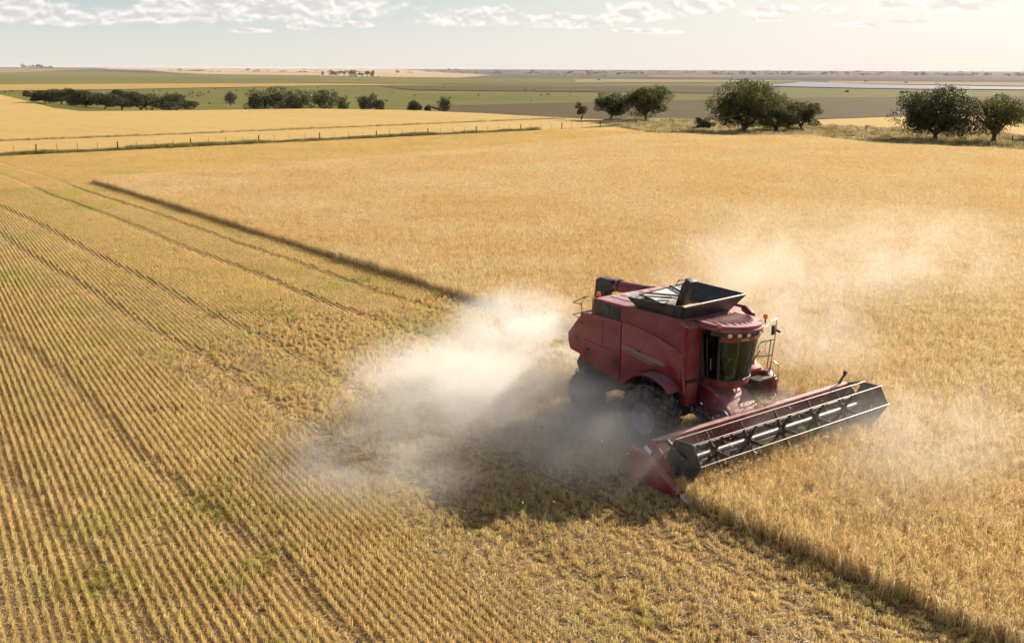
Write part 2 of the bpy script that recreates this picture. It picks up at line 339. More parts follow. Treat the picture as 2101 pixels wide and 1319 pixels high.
M_wire, _nt, _o = new_mat('galvanised_wire'); principled(_nt, _o, (0.4, 0.39, 0.37), 0.5, 0.8)
M_cow, _nt, _o = new_mat('black_cattle_hide'); principled(_nt, _o, mix_col(_nt, noise(_nt, pos(_nt), 2.0), (0.008, 0.007, 0.007), (0.022, 0.015, 0.012)), 0.7, 0, 0.3)
M_wall, _nt, _o = new_mat('white_render'); principled(_nt, _o, mix_col(_nt, noise(_nt, pos(_nt), 0.4), (0.78, 0.77, 0.74), (0.66, 0.65, 0.62)), 0.8)
M_tin, _nt, _o = new_mat('tin_roof'); principled(_nt, _o, mix_col(_nt, noise(_nt, pos(_nt), 0.3), (0.5, 0.5, 0.5), (0.4, 0.38, 0.36)), 0.45, 0.5)
M_grain, _nt, _o = new_mat('threshed_grain'); principled(_nt, _o, mix_col(_nt, noise(_nt, pos(_nt), 60, 3), (0.62, 0.36, 0.11), (0.45, 0.25, 0.08)), 0.8)

# ------------------------------------------------------------------ terrain
CXs = [-30000, -260, -207, -170, -128, -108, -86, -57, -30, -7, 15, 43, 73, 96, 134, 30000]
CYs = [520, 470, 416, 355, 290, 268, 272, 286, 280, 262, 238, 233, 244, 258, 269, 300]
def hgt(x, y):
    d = max(y - float(np.interp(x, CXs, CYs)), 0.0); d = d * d / (d + 25.0)
    h = -14 * (1 - math.exp(-d / 150))
    t = min(1.0, max(0.0, (y - 6800) / 4200)); h += 19.5 * t * t * (3 - 2 * t)
    return h + 19 * math.exp(-((x + 2440) / 800) ** 2 - ((y - 5200) / 700) ** 2)
def geo(a, b, g):
    out = [a]
    while out[-1] < b: out.append(out[-1] * g)
    return out
GX = sorted(set([-60000, -30000] + [-v for v in geo(300, 20000, 1.18)] + list(range(-300, 301, 12)) + geo(300, 20000, 1.18) + [30000, 60000]))
GY = sorted(set([-8000, -2000, -500, -60, 100, 160, 200] + list(range(215, 700, 10)) + geo(700, 30000, 1.06) + [45000, 60000]))
xs, ys = np.array(GX, float), np.array(GY, float)
V = np.array([(x, y, hgt(x, y) - 0.05) for y in ys for x in xs]); nx = len(xs)
Fq = np.array([(j * nx + i, j * nx + i + 1, (j + 1) * nx + i + 1, (j + 1) * nx + i) for j in range(len(ys) - 1) for i in range(nx - 1)])
tag(link('ground', mesh_np('ground', V, Fq, M_terrain, True)), kind='structure')
def sheet(name, poly, off, mat, flat=False, kind='structure', zabs=None):
    bm = bmesh.new(); f = bm.faces.new([bm.verts.new((x, y, 0)) for x, y in poly])
    if f.normal.z < 0: bm.normal_update()
    bmesh.ops.recalc_face_normals(bm, faces=bm.faces[:])
    if not flat:
        x0, x1 = min(p[0] for p in poly), max(p[0] for p in poly); y0, y1 = min(p[1] for p in poly), max(p[1] for p in poly)
        for gx in GX:
            if x0 < gx < x1: bmesh.ops.bisect_plane(bm, geom=bm.verts[:] + bm.edges[:] + bm.faces[:], plane_co=(gx, 0, 0), plane_no=(1, 0, 0))
        for gy in GY:
            if y0 < gy < y1: bmesh.ops.bisect_plane(bm, geom=bm.verts[:] + bm.edges[:] + bm.faces[:], plane_co=(0, gy, 0), plane_no=(0, 1, 0))
    bmesh.ops.triangulate(bm, faces=bm.faces[:])
    for v in bm.verts:
        dd = min(1.0, max(0.0, (v.co.y - float(np.interp(v.co.x, CXs, CYs))) / 150.0))
        v.co.z = (hgt(v.co.x, v.co.y) if zabs is None else zabs) + (off if (zabs is not None or off < 0.2) else 0.02 + off * dd)
    bm.normal_update()
    for fc in bm.faces:
        if fc.normal.z < 0: fc.normal_flip()
    me = bpy.data.meshes.new(name); bm.to_mesh(me); bm.free(); me.materials.append(mat); me.shade_smooth()
    return tag(link(name, me), kind=kind)
FAR = {
 'far_plain': [(-60000, 5600), (-9000, 5600), (-5200, 4300), (-1900, 4750), (-1200, 4060), (-650, 3580), (-360, 3060), (-150, 2940), (245, 2790), (440, 2690), (720, 2570), (780, 2545), (880, 2485), (1170, 2370), (1360, 2310), (3000, 2300), (60000, 2300), (60000, 60000), (-60000, 60000)],
 'far_pale_field': [(-5276, 13055), (-7603, 32751), (-2202, 15960), (-325, 6391), (-87, 4287), (-161, 3022), (-378, 3169), (-680, 3668), (-1252, 4195), (-2072, 5616)],
 'far_tan_field': [(-2609, 4974), (-2460, 5845), (-2084, 5506), (-2059, 4399), (-2142, 4081)],
 'far_olive_field': [(-2165, 4053), (-1900, 4726), (-1206, 4040), (-658, 3549), (-363, 3045), (-156, 2924), (245, 2777), (163, 1839), (-110, 1750), (-345, 1771), (-586, 1647), (-802, 1497)],
 'far_gold_strip': [(-791, 1477), (-576, 1618), (-338, 1732), (-97, 1666), (-293, 1501), (-392, 1309), (-469, 1162), (-566, 1055)],
 'dark_band': [(-188, 1459), (-40, 1585), (141, 1596), (283, 1632), (403, 1559), (290, 1121), (198, 1136), (103, 1165), (-30, 1201), (-117, 1222)],  # band of ground darker than the land round it
 'ploughed_field': [(-55, 670), (-32, 682), (26, 752), (93, 791), (164, 871), (296, 965), (522, 1051), (632, 1071), (240, 320), (150, 270), (128, 262), (93, 254), (71, 240), (41, 226), (15, 229), (1, 255), (-20, 420), (-40, 574)],
 'beige_flat': [(654, 2141), (721, 1989), (897, 1812), (1015, 1722), (1358, 2306), (1169, 2363), (874, 2479), (776, 2540)],
 'far_stubble_field': [(583, 4465), (957, 4540), (821, 3893), (502, 3837)],
 'lagoon_shore_field': [(164, 2738), (438, 2676), (711, 2566), (625, 2336), (345, 2106), (122, 2025)],
 'far_brown_field': [(425, 3647), (1150, 3769), (1731, 3501), (2051, 3487), (1594, 2708), (1344, 2716), (855, 2801), (461, 2814), (356, 3055)],
}
FM = {'far_plain': M_farplain, 'far_pale_field': M_farpale, 'far_tan_field': M_tan, 'far_olive_field': M_farolive, 'far_gold_strip': M_fargold, 'dark_band': M_dark, 'ploughed_field': M_plough,
      'beige_flat': M_tan, 'far_stubble_field': M_tan, 'lagoon_shore_field': M_tan, 'far_brown_field': M_purple}
for k, (n, p) in enumerate(FAR.items()): sheet(n, p, 0.25 + 0.06 * k, FM[n])
sheet('lagoon', [(395, 1690), (470, 1830), (585, 2130), (628, 2270), (682, 1857), (816, 1647), (927, 1573), (1500, 1560), (1500, 1330), (810, 1373), (709, 1430), (560, 1440), (490, 1510), (430, 1600)], 1.1, M_water, flat=True, zabs=-14)
# near fields
FD = Vector((71.2, 62.8)).normalized()                     # direction of the wire fence
def fence_pt(s): return (-61.9 + FD.x * s, 131.7 + FD.y * s)
CROP_X = [-95, -60, -40.6, -31.7, -20.3, -0.2, 20.3, 28, 35, 49, 53.6, 60.3, 70.6, 100, 140]
CROP_Y = [40, 82, 99.1, 109, 120, 145.4, 171, 174.5, 168, 170.5, 154, 148, 140, 116, 85]
sheet('harvest_field', [(-160, -20), (160, -20), (160, 70), (100, 116), (70.6, 140), (60.3, 148), (53.6, 154), (49, 170.5), (35, 168), (28, 180), (20, 204), fence_pt(0), fence_pt(-130)], 0.0, M_soil, flat=True, zabs=0)
sheet('harvested_headland', [(-120, 20), (-95, 40), (-60, 82), (-40.6, 99.1), (-31.7, 109), (-20.3, 120), (-0.2, 145.4), (20.3, 171), (28, 174.5), (33, 183), (24, 206), fence_pt(90), fence_pt(0), fence_pt(-130)], 0.006, M_headland, flat=True, zabs=0)
gold_far = [(-207, 416), (-170, 355), (-128, 285), (-111, 263), (-86, 272), (-57, 288), (-30, 281), (-7, 262), (15, 236), (24, 230), (22, 214)]
sheet('gold_field', [fence_pt(100), fence_pt(0), fence_pt(-120), (-260, 300), (-240, 430)] + gold_far, 0.03, M_gold)
sheet('gold_wedge_field', [(62, 202), (70, 236), (94, 253), (131, 263), (160, 266), (190, 200), (150, 130), (118, 128), (96, 160), (80, 190)], 0.04, M_gold)
sheet('verge', [(20, 204), (28, 175), (35, 168), (49, 170.5), (53.6, 154), (60.3, 148), (70.6, 140), (100, 116), (122, 122), (98, 160), (82, 190), (72, 198), (66, 206), (56, 214), (44, 226), (30, 232), (20, 226)], 0.02, M_verge, flat=True, zabs=0)
lane_c = [(24, 197), (35, 187.5), (45, 184.5), (54, 178.5), (62.6, 168), (70, 154.6), (76, 146), (90, 132), (106, 120)]
def offs(poly, d):
    out = []
    for i, (x, y) in enumerate(poly):
        a = Vector(poly[max(i - 1, 0)]); b = Vector(poly[min(i + 1, len(poly) - 1)]); t = (b - a).normalized(); out.append((x - t.y * d, y + t.x * d))
    return out
sheet('dirt_lane', offs(lane_c, 1.6) + offs(lane_c, -1.6)[::-1], 0.04, M_lane, flat=True, zabs=0)

# ------------------------------------------------------------------ crop, stubble and litter: instanced stalks
HD = Vector((-math.sin(R(-37.5)), -math.cos(R(-37.5)), 0)); LF = Vector((-HD.y, HD.x, 0)); ORG = Vector((5.657, 29.543, 0))
hdn, lfn, orgn = np.array(HD)[:2], np.array(LF)[:2], np.array(ORG)[:2]
def stalk_tile(n, w, l, hmean, hsd, kind, seed, rows=0):
    r = np.random.default_rng(seed); Vs, Fs, Ts = [], [], []
    tn = [1.0]
    def quad(a, b, c, d):
        k = len(Vs); Vs.extend((a, b, c, d)); Fs.append((k, k + 1, k + 2, k + 3)); Ts.extend([tn[0]] * 4)
    per = {'wheat': 5, 'stub': 3, 'weed': 6, 'litter': 3}[kind]
    for i in range(n):
        if i % per == 0:      # a new plant: its stalks share place, lean, height and painted brightness
            px_, py_, prow = r.uniform(-w / 2, w / 2), r.uniform(-l / 2, l / 2), (r.integers(rows) if rows else 0)
            pla, plean, ph, ptint = r.uniform(0, 2 * np.pi), abs(r.normal(0, {'wheat': 0.17, 'stub': 0.13}.get(kind, 0.3))), r.normal(1, 0.07), np.clip(r.normal(*((0.94, 0.16) if kind == 'wheat' else (0.88, 0.15))), 0.35, 1.08)
            if kind == 'stub': py_ = ((i // per // rows + r.uniform(0.2, 0.8)) / (n / per / rows) - 0.5) * l; prow = (i // per) % rows
        tn[0] = float(np.clip(ptint * r.normal(1, 0.12), 0.25, 1.1))
        if rows:
            x = (prow + 0.5) * w / rows - w / 2 + r.normal(0, 0.019); y = py_ + r.normal(0, 0.02)
        elif kind == 'litter': x, y = r.uniform(-w / 2, w / 2), r.uniform(-l / 2, l / 2)
        else: x, y = px_ + r.normal(0, 0.018), py_ + r.normal(0, 0.018)
        a = r.uniform(0, 2 * np.pi); h = max(0.04, r.normal(hmean, hsd) * ph); lean = plean + abs(r.normal(0, 0.09)); la = pla + r.normal(0, 0.5)
        base = np.array((x, y, 0.0)); u = np.array((np.cos(a), np.sin(a), 0)); ld = np.array((np.cos(la), np.sin(la), 0))
        if kind == 'litter':
            L = r.uniform(0.03, 0.10) if r.random() < 0.7 else r.uniform(0.1, 0.26); z = r.uniform(0.004, 0.05); d = np.array((np.cos(a), np.sin(a), r.normal(0, 0.16))) * L; s = np.array((-np.sin(a), np.cos(a), r.normal(0, 0.4))) * 0.0035
            b0 = base + (0, 0, z); quad(b0 - s, b0 + s, b0 + d + s, b0 + d - s); continue
        top = base + ld * lean * h + (0, 0, h); mid = (base + top) / 2 - ld * lean * h * 0.1
        wd = 0.0036 if kind == 'wheat' else 0.0048
        quad(base - u * wd, base + u * wd, mid + u * wd, mid - u * wd); quad(mid - u * wd, mid + u * wd, top + u * wd, top - u * wd)
        if kind == 'wheat':
            el = r.uniform(0.065, 0.1); ed = ld * r.uniform(0.1, 0.9) + np.array((0, 0, 1)) * r.uniform(0.2, 0.9); ed /= np.linalg.norm(ed); e1 = top + ed * el; em = top + ed * el * 0.45
            for ang in (a, a + np.pi / 2):
                s = np.array((np.cos(ang), np.sin(ang), 0)) * 0.009; quad(top, em + s, e1, em - s)
            for q in range(2):
                aw = ed + r.normal(0, 0.35, 3); aw /= np.linalg.norm(aw); e2 = em + aw * 0.1; s = u * 0.0014; quad(em - s, em + s, e2 + s, e2 - s)
            for q in range(r.integers(1, 3)):
                z0 = r.uniform(0.25, 0.75); p0 = base + (top - base) * z0; b2 = r.uniform(0, 2 * np.pi); bd = np.array((np.cos(b2), np.sin(b2), 0)); sd = np.array((-np.sin(b2), np.cos(b2), 0)) * 0.005
                p1 = p0 + bd * 0.07 + (0, 0, 0.05); p2 = p0 + bd * 0.16 - (0, 0, r.uniform(0.0, 0.08)); quad(p0 - sd, p0 + sd, p1 + sd, p1 - sd); quad(p1 - sd, p1 + sd, p2 + sd * 0.3, p2 - sd * 0.3)
        elif kind == 'stub' and r.random() < 0.75:
            z0 = r.uniform(0.2, 0.8); p0 = base + (top - base) * z0; b2 = r.uniform(0, 2 * np.pi); bd = np.array((np.cos(b2), np.sin(b2), 0)); sd = np.array((-np.sin(b2), np.cos(b2), 0)) * 0.004
            p2 = p0 + bd * r.uniform(0.05, 0.15) + (0, 0, r.uniform(-0.07, 0.05)); quad(p0 - sd, p0 + sd, p2 + sd * 0.4, p2 - sd * 0.4)
        elif kind == 'weed':
            for q in range(3):
                b2 = r.uniform(0, 2 * np.pi); bd = np.array((np.cos(b2), np.sin(b2), 0)); sd = np.array((-np.sin(b2), np.cos(b2), 0)) * 0.009
                p0 = base + (top - base) * r.uniform(0.2, 0.9); p1 = p0 + bd * 0.05 + (0, 0, 0.04); p2 = p0 + bd * 0.11 + (0, 0, 0.01); quad(p0, p1 + sd, p2, p1 - sd)
    return np.array(Vs), np.array(Fs), np.array(Ts)
def make_tiles(name, mat, count, *a, **kw):
    c = bpy.data.collections.new(name + '_tiles')
    for i in range(count):
        v, f, tt = stalk_tile(*a, seed=100 * len(name) + i, **kw)
        o = bpy.data.objects.new('%s_tile_%02d' % (name, i), mesh_np(name + '_tile', v, f, mat, tint=tt)); c.objects.link(o)
    return c
def scatter(name, label, cat, pts, rotz, scl, pick, coll, parent=None):
    me = bpy.data.meshes.new(name); me.vertices.add(len(pts)); me.vertices.foreach_set('co', np.asarray(pts, np.float32).ravel())
    rot = np.zeros((len(pts), 3), np.float32); rot[:, 2] = rotz
    at = me.attributes.new('rot', 'FLOAT_VECTOR', 'POINT'); at.data.foreach_set('vector', rot.ravel())
    at = me.attributes.new('scl', 'FLOAT_VECTOR', 'POINT'); at.data.foreach_set('vector', np.asarray(scl, np.float32).ravel())
    at = me.attributes.new('pick', 'INT', 'POINT'); at.data.foreach_set('value', np.asarray(pick, np.int32))
    ng = bpy.data.node_groups.new(name + '_scatter', 'GeometryNodeTree')
    ng.interface.new_socket('Geometry', in_out='INPUT', socket_type='NodeSocketGeometry'); ng.interface.new_socket('Geometry', in_out='OUTPUT', socket_type='NodeSocketGeometry')
    gi, go = ng.nodes.new('NodeGroupInput'), ng.nodes.new('NodeGroupOutput')
    ci = ng.nodes.new('GeometryNodeCollectionInfo'); ci.inputs['Collection'].default_value = coll; ci.inputs['Separate Children'].default_value = True; ci.inputs['Reset Children'].default_value = True
    ip = ng.nodes.new('GeometryNodeInstanceOnPoints'); ip.inputs['Pick Instance'].default_value = True
    def attr(nm, ty):
        n = ng.nodes.new('GeometryNodeInputNamedAttribute'); n.data_type = ty; n.inputs['Name'].default_value = nm; return n.outputs['Attribute']
    ng.links.new(gi.outputs[0], ip.inputs['Points']); ng.links.new(ci.outputs[0], ip.inputs['Instance']); ng.links.new(attr('pick', 'INT'), ip.inputs['Instance Index'])
    ng.links.new(attr('rot', 'FLOAT_VECTOR'), ip.inputs['Rotation']); ng.links.new(attr('scl', 'FLOAT_VECTOR'), ip.inputs['Scale']); ng.links.new(ip.outputs[0], go.inputs[0])
    o = link(name, me, None, parent); md = o.modifiers.new('scatter', 'NODES'); md.node_group = ng
    return tag(o, label, cat, kind='stuff')
def vnoise(x, y, sc, seed):
    """cheap smooth value noise for layout decisions"""
    r = np.random.default_rng(seed); G = r.random((64, 64)); u, v = x * sc, y * sc
    i, j = np.floor(u).astype(int), np.floor(v).astype(int); fu, fv = u - i, v - j; fu, fv = fu * fu * (3 - 2 * fu), fv * fv * (3 - 2 * fv)
    g = lambda a, b: G[a % 64, b % 64]
    return (g(i, j) * (1 - fu) + g(i + 1, j) * fu) * (1 - fv) + (g(i, j + 1) * (1 - fu) + g(i + 1, j + 1) * fu) * fv
def in_view(x, y, m=4.0): return (y > 14) & (np.abs(x) < 0.525 * y * 1.03 + m)
def mcoord(x, y):
    dx, dy = x - orgn[0], y - orgn[1]; return dx * hdn[0] + dy * hdn[1], dx * lfn[0] + dy * lfn[1]
def in_crop(x, y):
    X, Y = mcoord(x, y); wob = 0.0
    return ((Y > 4.85 + wob) | ((X > 3.25) & (Y > -4.0 + wob))) & (y < np.interp(x, CROP_X, CROP_Y))
def grid(step_x, step_y, ang, x0, x1, y0, y1):
    """grid of points in a frame turned by ang, covering the box"""
    c, s = math.cos(ang), math.sin(ang); rmax = math.hypot(max(abs(x0), abs(x1)), max(abs(y0), abs(y1)))
    u = np.arange(-rmax, rmax, step_x); v = np.arange(-rmax, rmax, step_y); U, Vv = np.meshgrid(u, v); U, Vv = U.ravel(), Vv.ravel()
    x, y = U * c - Vv * s, U * s + Vv * c; k = (x > x0) & (x < x1) & (y > y0) & (y < y1); return x[k], y[k]
# standing wheat
wc = make_tiles('wheat', M_wheat, 14, 225, 0.66, 0.66, 0.465, 0.04, 'wheat')
WA = math.atan2(HD.y, HD.x); x, y = grid(0.6, 0.6, WA, -110, 130, 14, 185); k = in_view(x, y) & in_crop(x, y); x, y = x[k], y[k]
x = x + rng.normal(0, 0.025, len(x)); y = y + rng.normal(0, 0.025, len(y))
hz = 0.84 + 0.22 * vnoise(x, y, 0.28, 3) + 0.14 * vnoise(x, y, 1.1, 4)
wheat = scatter('wheat_crop', 'standing golden ripe wheat not yet cut', 'wheat', np.c_[x, y, 0 * x], WA + rng.integers(0, 4, len(x)) * math.pi / 2, np.c_[np.ones_like(x), np.ones_like(x), hz], rng.integers(0, 14, len(x)), wc)
print('wheat tiles', len(x))
# stubble in drilled rows
TRACKS = [-0.75, 2.5, -6.1, -9.2, -14.3, -17.6, -22.5, -26.0]
sc_ = make_tiles('stubble', M_stub, 16, 33, 0.21, 0.3, 0.155, 0.028, 'stub', rows=1)
ra = R(-ROW_AZ)
x, y = grid(0.21, 0.3, ra, -110, 60, 14, 190)
k = in_view(x, y) & ~in_crop(x, y) & (y - 131.7 < (x + 61.9) * FD.y / FD.x - 1.2) & (x < 24 + 0 * y); x, y = x[k], y[k]
X, Y = mcoord(x, y)
tr = np.min(np.abs(Y[:, None] - np.array(TRACKS)[None, :] - (vnoise(X, X * 0, 0.12, 9) - 0.5)[:, None] * 0.6), axis=1)
hz = 0.85 + 0.35 * vnoise(x, y, 0.22, 11); hz = np.where(tr < 0.30 + rng.normal(0, 0.07, len(x)), hz * 0.38, hz)
hz = hz * np.where(y > 98 + (x + 40) * 1.1, 0.6, 1.0)
gap = vnoise(x, y, 0.9, 12) * 0.6 + vnoise(x, y, 2.3, 13) * 0.4
hz = hz * np.clip(0.62 + 2.4 * (gap - 0.12), 0.62, 1.0) * rng.uniform(0.94, 1.06, len(x))
keep = rng.random(len(x)) > np.where(gap < 0.2, 0.12, 0.0); x, y, hz, tr = x[keep], y[keep], hz[keep], tr[keep]
Xs, Ys = mcoord(x, y); messy = (Ys > -11.3 + 1.2 * vnoise(x, y, 0.5, 15)) & (Xs > -24 + 6 * vnoise(x, y, 0.3, 16)) & (rng.random(len(x)) < 0.7)
flip = np.where(messy, rng.uniform(0, 6.28, len(x)), rng.integers(0, 2, len(x)) * math.pi); hz = np.where(messy & (tr > 0.42), hz * rng.uniform(0.5, 1.0, len(x)), hz)
x = x + np.where(messy, rng.normal(0, 0.09, len(x)), 0); y = y + np.where(messy, rng.normal(0, 0.09, len(x)), 0)
scatter('stubble', 'cut straw stubble standing in drilled rows', 'stubble', np.c_[x, y, 0 * x], ra + flip, np.c_[np.ones_like(x), np.ones_like(x), hz], rng.integers(0, 16, len(x)), sc_)
print('stubble tiles', len(x))
# loose straw
lc = make_tiles('straw', M_litter, 8, 95, 0.8, 0.8, 0.1, 0.02, 'litter')
x, y = grid(0.6, 0.6, 0.7, -60, 40, 14, 80); k = in_view(x, y) & ~in_crop(x, y); x, y = x[k], y[k]
X, Y = mcoord(x, y)
ch = np.min(np.abs(Y[:, None] - np.array([0.9, -10.4, -7.6, -19.5])[None, :]), axis=1) < 0.7
tk = np.min(np.abs(Y[:, None] - np.array(TRACKS)[None, :]), axis=1) < 0.4
dn = vnoise(x, y, 0.35, 21); keep = ((dn > 0.2) | ch) & ~(tk & (dn < 0.55)); x, y, ch = x[keep], y[keep], ch[keep]
pts = np.c_[x, y, 0 * x + 0.01]; extra = pts[ch]; pts = np.r_[pts, extra + [0.2, 0.15, 0.05], extra + [-0.2, 0.1, 0.08]]
scatter('loose_straw', 'pale loose straw scattered over the stubble', 'straw', pts, rng.uniform(0, 6.28, len(pts)), np.ones((len(pts), 3)), rng.integers(0, 8, len(pts)), lc)
# green weeds in patches
gc = make_tiles('weed', M_weed, 5, 26, 0.6, 0.6, 0.13, 0.04, 'weed')
x, y = grid(0.45, 0.45, 1.1, -60, 40, 14, 90); k = in_view(x, y) & ~in_crop(x, y); x, y = x[k], y[k]
def blob(px, py, r): return np.exp(-((x - px) ** 2 + (y - py) ** 2) / r ** 2)
pn = vnoise(x, y, 0.16, 31) * 0.6 + vnoise(x, y, 0.6, 32) * 0.4
hot = blob(-7.5, 24.5, 1.3) + blob(-5.6, 20.6, 0.9) + blob(-9.3, 20.0, 0.8) + blob(-7.5, 52, 4.0) + blob(-11.5, 45, 3.0) + blob(2.0, 18.6, 1.5) + blob(7.5, 19, 1.0)
keep = (pn + hot * 0.42 + rng.normal(0, 0.10, len(x)) > 0.90); x, y = x[keep], y[keep]
scatter('weeds', 'green weeds growing in patches among the stubble', 'weeds', np.c_[x, y, 0 * x], rng.uniform(0, 6.28, len(x)), np.c_[np.ones_like(x), np.ones_like(x), rng.uniform(0.7, 1.4, len(x))], rng.integers(0, 5, len(x)), gc)
# grass along the fence, the lane and the verge
def grass_tile(seed, n=60, w=0.9, h=0.45):
    r = np.random.default_rng(seed); Vs, Fs = [], []
    for i in range(n):
        p = np.array((*r.normal(0, w * 0.3, 2), 0.0)); a = r.uniform(0, 6.28); s = np.array((-math.sin(a), math.cos(a), 0)) * 0.02; d = np.array((math.cos(a), math.sin(a), 0)) * r.uniform(0.05, 0.4); hh = h * r.uniform(0.4, 1.2)
        k = len(Vs); Vs += [p - s, p + s, p + d * 0.4 + s * 0.7 + (0, 0, hh * 0.7), p + d * 0.4 - s * 0.7 + (0, 0, hh * 0.7), p + d + (0, 0, hh), p + d * 1.02 + (0, 0, hh)]
        Fs += [(k, k + 1, k + 2, k + 3), (k + 3, k + 2, k + 5, k + 4)]
    return np.array(Vs), np.array(Fs)
def grass_coll(name, mat):
    c = bpy.data.collections.new(name)
    for i in range(5):
        v, f = grass_tile(i + 50); c.objects.link(bpy.data.objects.new('%s_%d' % (name, i), mesh_np(name, v, f, mat)))
    return c
gg, gd = grass_coll('grass_tuft', M_grass), grass_coll('dry_grass_tuft', M_drygrass)
P = []
for s in np.arange(-25, 88, 0.28):
    q = fence_pt(s)
    for j in range(2): P.append((q[0] + random.gauss(0, 0.45), q[1] + random.gauss(0, 0.45), 0.03))
P = np.array(P); hz = (0.5 + 1.0 * vnoise(P[:, 0], P[:, 1], 0.25, 41))
scatter('fence_grass', 'dark green grass grown up along the wire fence', 'grass', P, rng.uniform(0, 6.28, len(P)), np.c_[np.ones_like(hz), np.ones_like(hz), hz], rng.integers(0, 5, len(P)), gg)
P, P2 = [], []
def in_poly(x, y, poly):
    c = False; j = len(poly) - 1
    for i in range(len(poly)):
        xi, yi = poly[i]; xj, yj = poly[j]
        if (yi > y) != (yj > y) and x < (xj - xi) * (y - yi) / (yj - yi) + xi: c = not c
        j = i
    return c
VERGE = [(20, 204), (28, 175), (35, 168), (49, 170.5), (53.6, 154), (60.3, 148), (70.6, 140), (100, 116), (122, 122), (98, 160), (82, 190), (72, 198), (66, 206), (56, 214), (44, 226), (30, 232), (20, 226)]
for i in range(9000):
    px, py = random.uniform(18, 124), random.uniform(114, 234)
    if not in_poly(px, py, VERGE): continue
    dl = min(math.hypot(px - a, py - b) for a, b in lane_c for _ in (0,)) if False else min(abs((Vector((px, py)) - Vector(a)).dot(Vector((-(Vector(b) - Vector(a)).normalized().y, (Vector(b) - Vector(a)).normalized().x)))) if 0 <= (Vector((px, py)) - Vector(a)).dot((Vector(b) - Vector(a)).normalized()) <= (Vector(b) - Vector(a)).length else 99 for a, b in zip(lane_c[:-1], lane_c[1:]))
    if dl < 1.5: continue
    (P if random.random() < 0.42 else P2).append((px, py, 0.03))
for nm, lb, pp, cl in (('verge_grass', 'rough green grass on the verge under the trees', P, gg), ('dry_verge_grass', 'pale dry grass on the verge beside the lane', P2, gd)):
    pp = np.array(pp); hz = rng.uniform(0.6, 1.7, len(pp)); scatter(nm, lb, 'grass', pp, rng.uniform(0, 6.28, len(pp)), np.c_[hz * 0 + 1.5, hz * 0 + 1.5, hz], rng.integers(0, 5, len(pp)), cl)
# rougher crop edge along the old tramline through the gold field
P = []
tl = [(-110, 130), (-78.2, 155.2), (-59.7, 170.5), (-37.6, 190.7), (-19.1, 207.7), (-5.5, 220.7), (5.3, 231), (12, 234)]
for a, b in zip(tl[:-1], tl[1:]):
    n = int((Vector(b) - Vector(a)).length / 0.35)
    for i in range(n):
        q = Vector(a).lerp(Vector(b), i / n); P.append((q.x + random.gauss(0, 0.3), q.y + random.gauss(0, 0.3), 0.04))
P = np.array(P); hz = rng.uniform(0.4, 1.0, len(P))
scatter('tramline_grass', 'thin brown line of tall stalks crossing the gold field', 'grass', P, rng.uniform(0, 6.28, len(P)), np.c_[hz * 0 + 1, hz * 0 + 1, hz], rng.integers(0, 5, len(P)), gd)
# ------------------------------------------------------------------ combine harvester (x forward, y left, z up from the front axle)
CH = empty('combine_harvester', ORG, math.atan2(HD.y, HD.x))
tag(CH, 'red combine harvester with wide black reel header raising dust', 'harvester')
B().box((-1.55, 0, 2.3), (4.5, 2.86, 2.2), bevel=0.05).done('chassis', M_black, CH)
rear_poly = [(-1.70, 3.49), (-3.10, 3.49), (-3.48, 3.45), (-3.80, 3.10), (-4.18, 2.64), (-4.16, 2.35), (-4.07, 2.12), (-3.60, 2.04), (-2.8, 1.78), (-1.70, 1.56)]
arch = [(1.33 * math.cos(t), 0.98 + 1.33 * math.sin(t)) for t in [R(a) for a in range(42, 156, 8)]]
front_poly = [(-1.665, 1.56), (-1.665, 3.49), (-1.05, 3.465), (-0.45, 3.39), (0.12, 3.27), (0.55, 3.13), (0.86, 3.0)] + arch
upper_poly = [(-3.02, 4.0), (0.60, 4.02), (0.88, 3.84), (0.88, 2.3), (0.6, 3.0), (0.12, 3.22), (-1.05, 3.42), (-3.1, 3.45)]
